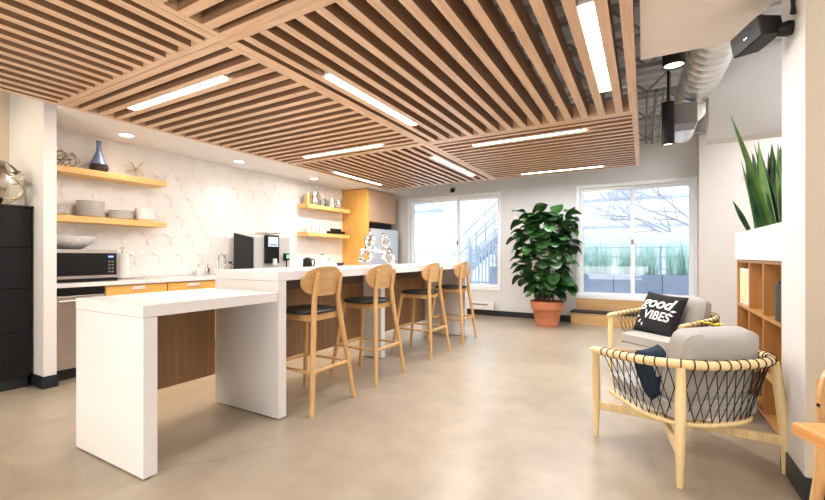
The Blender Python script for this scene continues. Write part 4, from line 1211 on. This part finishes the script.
# left window view: stair, fence, planter
t = thing('metal_staircase', 'grey outdoor metal staircase seen through the left window', 'staircase', (0, 0, .35))
A0, A1 = Vector((-4.55, 10.6, .40)), Vector((-2.95, 10.6, 1.78))
for dy in (0, .8):
    bm = bmesh.new(); tube(bm, [A0+Vector((0, dy, 0)), A1+Vector((0, dy, 0))], .09, seg=4, flat=(.25, 1)); obj('stringer', bm, M['rail'], t)
    for dz in (.9, .45):
        obj('handrail', T([A0+Vector((0, dy, dz)), A1+Vector((0, dy, dz))], .022, seg=8), M['rail'], t)
    bm = bmesh.new()
    for k in range(7): q = A0.lerp(A1, k/6)+Vector((0, dy, 0)); tube(bm, [q, q+Vector((0, 0, .9))], .016, seg=6)
    obj('baluster', bm, M['rail'], t)
bm = bmesh.new()
for k in range(9): q = A0.lerp(A1, (k+.5)/9); box(bm, q.x-.13, q.x+.13, 10.6, 11.4, q.z-.01, q.z+.02)
box(bm, -2.95, -2.5, 10.6, 11.4, 1.74, 1.80); box(bm, -2.6, -2.5, 10.6, 10.7, 0, 1.74); box(bm, -2.6, -2.5, 11.3, 11.4, 0, 1.74)
obj('tread', bm, M['rail'], t)
t = thing('picket_fence', 'pale vertical slat fence outside the left window', 'fence', (-2.85, 9.7, .35))
bm = bmesh.new()
for k in range(22): box(bm, -.95+k*.09, -.90+k*.09, -.01, .01, .03, 1.12)
obj('pickets', bm, M['fence'], t); bm = bmesh.new(); box(bm, -.97, 1.05, .01, .035, .15, .2); box(bm, -.97, 1.05, .01, .035, .95, 1.0); box(bm, -1.03, -.97, -.03, .03, 0, 1.3)
obj('rail', bm, M['fence'], t)
planter_box(-2.98, -2.55, 8.7, 9.1, .35, .95, 'square grey planter with a bare shrub outside the left window')
bt = bmesh.new(); rnd = random.Random(31)
for k in range(9): branch(Vector((0, 0, 0)), Vector((rnd.uniform(-.8, .8), rnd.uniform(-.6, .6), 1)), .34, .008, 1)
o = obj('bare_shrub', bt, M['bark'], None, loc=(-2.76, 8.9, .91)); tag(o, 'small bare shrub growing in the square grey planter', 'shrub')
t = thing('far_building', 'washed-out pale building beyond the left window', 'building', (-7.5, 16, .35))
obj('wall', B(-5, 2.9, 0, 1, 0, 8), M['bld'], t)
bm = bmesh.new(); box(bm, -2.2, -.9, -.05, 0, 3.1, 3.7); box(bm, 1.2, 1.9, -.05, 0, 3.4, 4.2); obj('window', bm, M['bld_dark'], t)
obj('awning', B(-2.5, 0, -.9, -.05, 2.75, 2.85), M['bld_dark'], t)
o = obj('parapet_rail', T([(-9, 12.5, 1.25), (-3.6, 12.5, 1.25)], .03, seg=8), M['rail']); o.name = 'terrace_rail'; tag(o, 'thin horizontal rail beyond the left window', 'railing')
bm = bmesh.new(); tube(bm, [(-9, 12.5, 1.25), (-3.6, 12.5, 1.25)], .03, seg=8)
for x in (-8.5, -7, -5.5, -4, -3.6): tube(bm, [(x, 12.5, .35), (x, 12.5, 1.25)], .025, seg=6)
nm = bpy.data.meshes.new('terrace_rail'); bm.to_mesh(nm); bm.free(); nm.materials.append(M['rail']); o.data = nm

# ------------------------------------------------------------------ lights
w = bpy.data.worlds.new('world'); sc.world = w; w.use_nodes = True
N, Ln = w.node_tree.nodes, w.node_tree.links
bg = N['Background']; tc = N.new('ShaderNodeTexCoord'); sx = N.new('ShaderNodeSeparateXYZ'); Ln.new(tc.outputs['Generated'], sx.inputs[0])
cr = N.new('ShaderNodeValToRGB'); cr.color_ramp.elements[0].position = .48; cr.color_ramp.elements[1].position = .8
cr.color_ramp.elements[0].color = (.9, .95, 1, 1); cr.color_ramp.elements[1].color = (.80, .90, 1, 1)
mr = N.new('ShaderNodeMapRange'); mr.inputs['From Min'].default_value = -1; Ln.new(sx.outputs['Z'], mr.inputs['Value']); Ln.new(mr.outputs[0], cr.inputs['Fac'])
Ln.new(cr.outputs['Color'], bg.inputs['Color']); bg.inputs['Strength'].default_value = 3.0

def area(name, loc, rot, sx_, sy_, power, col, portal=False, spread=None):
    l = bpy.data.lights.new(name, 'AREA'); l.shape = 'RECTANGLE'; l.size = sx_; l.size_y = sy_; l.energy = power; l.color = col
    o = bpy.data.objects.new(name, l); COL.objects.link(o); o.location = loc; o.rotation_euler = rot
    if portal: l.cycles.is_portal = True
    if spread: l.spread = spread
    return o
area('window_portal', (-3.48, 8.06, 1.47), (-PI/2, 0, 0), 2.1, 1.94, 1, (1, 1, 1), True)
area('window_portal', (-.17, 8.06, 1.43), (-PI/2, 0, 0), 1.75, 2.0, 1, (1, 1, 1), True)
for (loc, axis, h) in LEDL:
    area('strip_lamp', (loc[0], loc[1], loc[2]-.005), (0, 0, 0), .07 if axis == 'y' else 2*h, 2*h if axis == 'y' else .07, 19 if loc[1] > 4.4 else 15, (1, .92, .82) if loc[0] < -2.3 else (.97, .97, 1))
for yy in (2.34, 3.77, 5.26):
    l = bpy.data.lights.new('downlight_lamp', 'SPOT'); l.energy = 16; l.color = (1, .88, .74); l.spot_size = math.radians(120); l.spot_blend = .8; l.shadow_soft_size = .06
    o = bpy.data.objects.new('downlight_lamp', l); COL.objects.link(o); o.location = (-4.93, yy, 2.495)
area('unseen_fill', (-1.6, -2.6, .5), (math.radians(150), 0, 0), 3.5, 1.0, 76, (1, .97, .95))  # added low uplight behind the camera, fills the ceiling undersides
area('unseen_fill', (-4.95, .2, 2.7), (0, 0, 0), .5, 1.4, 16, (1, .88, .68))  # added warm fill that brightens the cabinet recess, no fixture there
# added fill lamps, unseen, behind the camera and off to the right
area('unseen_fill', (-2.4, -1.6, 2.4), (0, 0, 0), 2.5, 1.2, 70, (1, .92, .82))
area('unseen_fill', (2.0, .2, 3.2), (0, 0, 0), 1.2, 2.0, 60, (1, .93, .85))
area('unseen_fill', (2.2, 6.3, 3.1), (0, 0, 0), 1.2, 1.2, 60, (1, .97, .94))
area('unseen_fill', (1.9, 4.0, 2.25), (PI, 0, 0), 1.2, 1.2, 12, (1, .97, .94))  # added upward fill that brightens the bulkhead and roof deck
for (x, y, z) in ((.195, 3.62, 2.595), (.203, 4.66, 2.25)):
    l = bpy.data.lights.new('spot_lamp', 'SPOT'); l.energy = 30; l.color = (1, .88, .72); l.spot_size = math.radians(80); l.spot_blend = .6
    o = bpy.data.objects.new('spot_lamp', l); COL.objects.link(o); o.location = (x, y, z)

sc.view_settings.view_transform = 'Standard'
sc.view_settings.look = 'None'
sc.view_settings.exposure = 0.75
sc.cycles.use_denoising = True
sc.cycles.max_bounces = 8; sc.cycles.diffuse_bounces = 5; sc.cycles.transparent_max_bounces = 12
sc.cycles.sample_clamp_indirect = 6
sc.cycles.caustics_reflective = False; sc.cycles.caustics_refractive = False
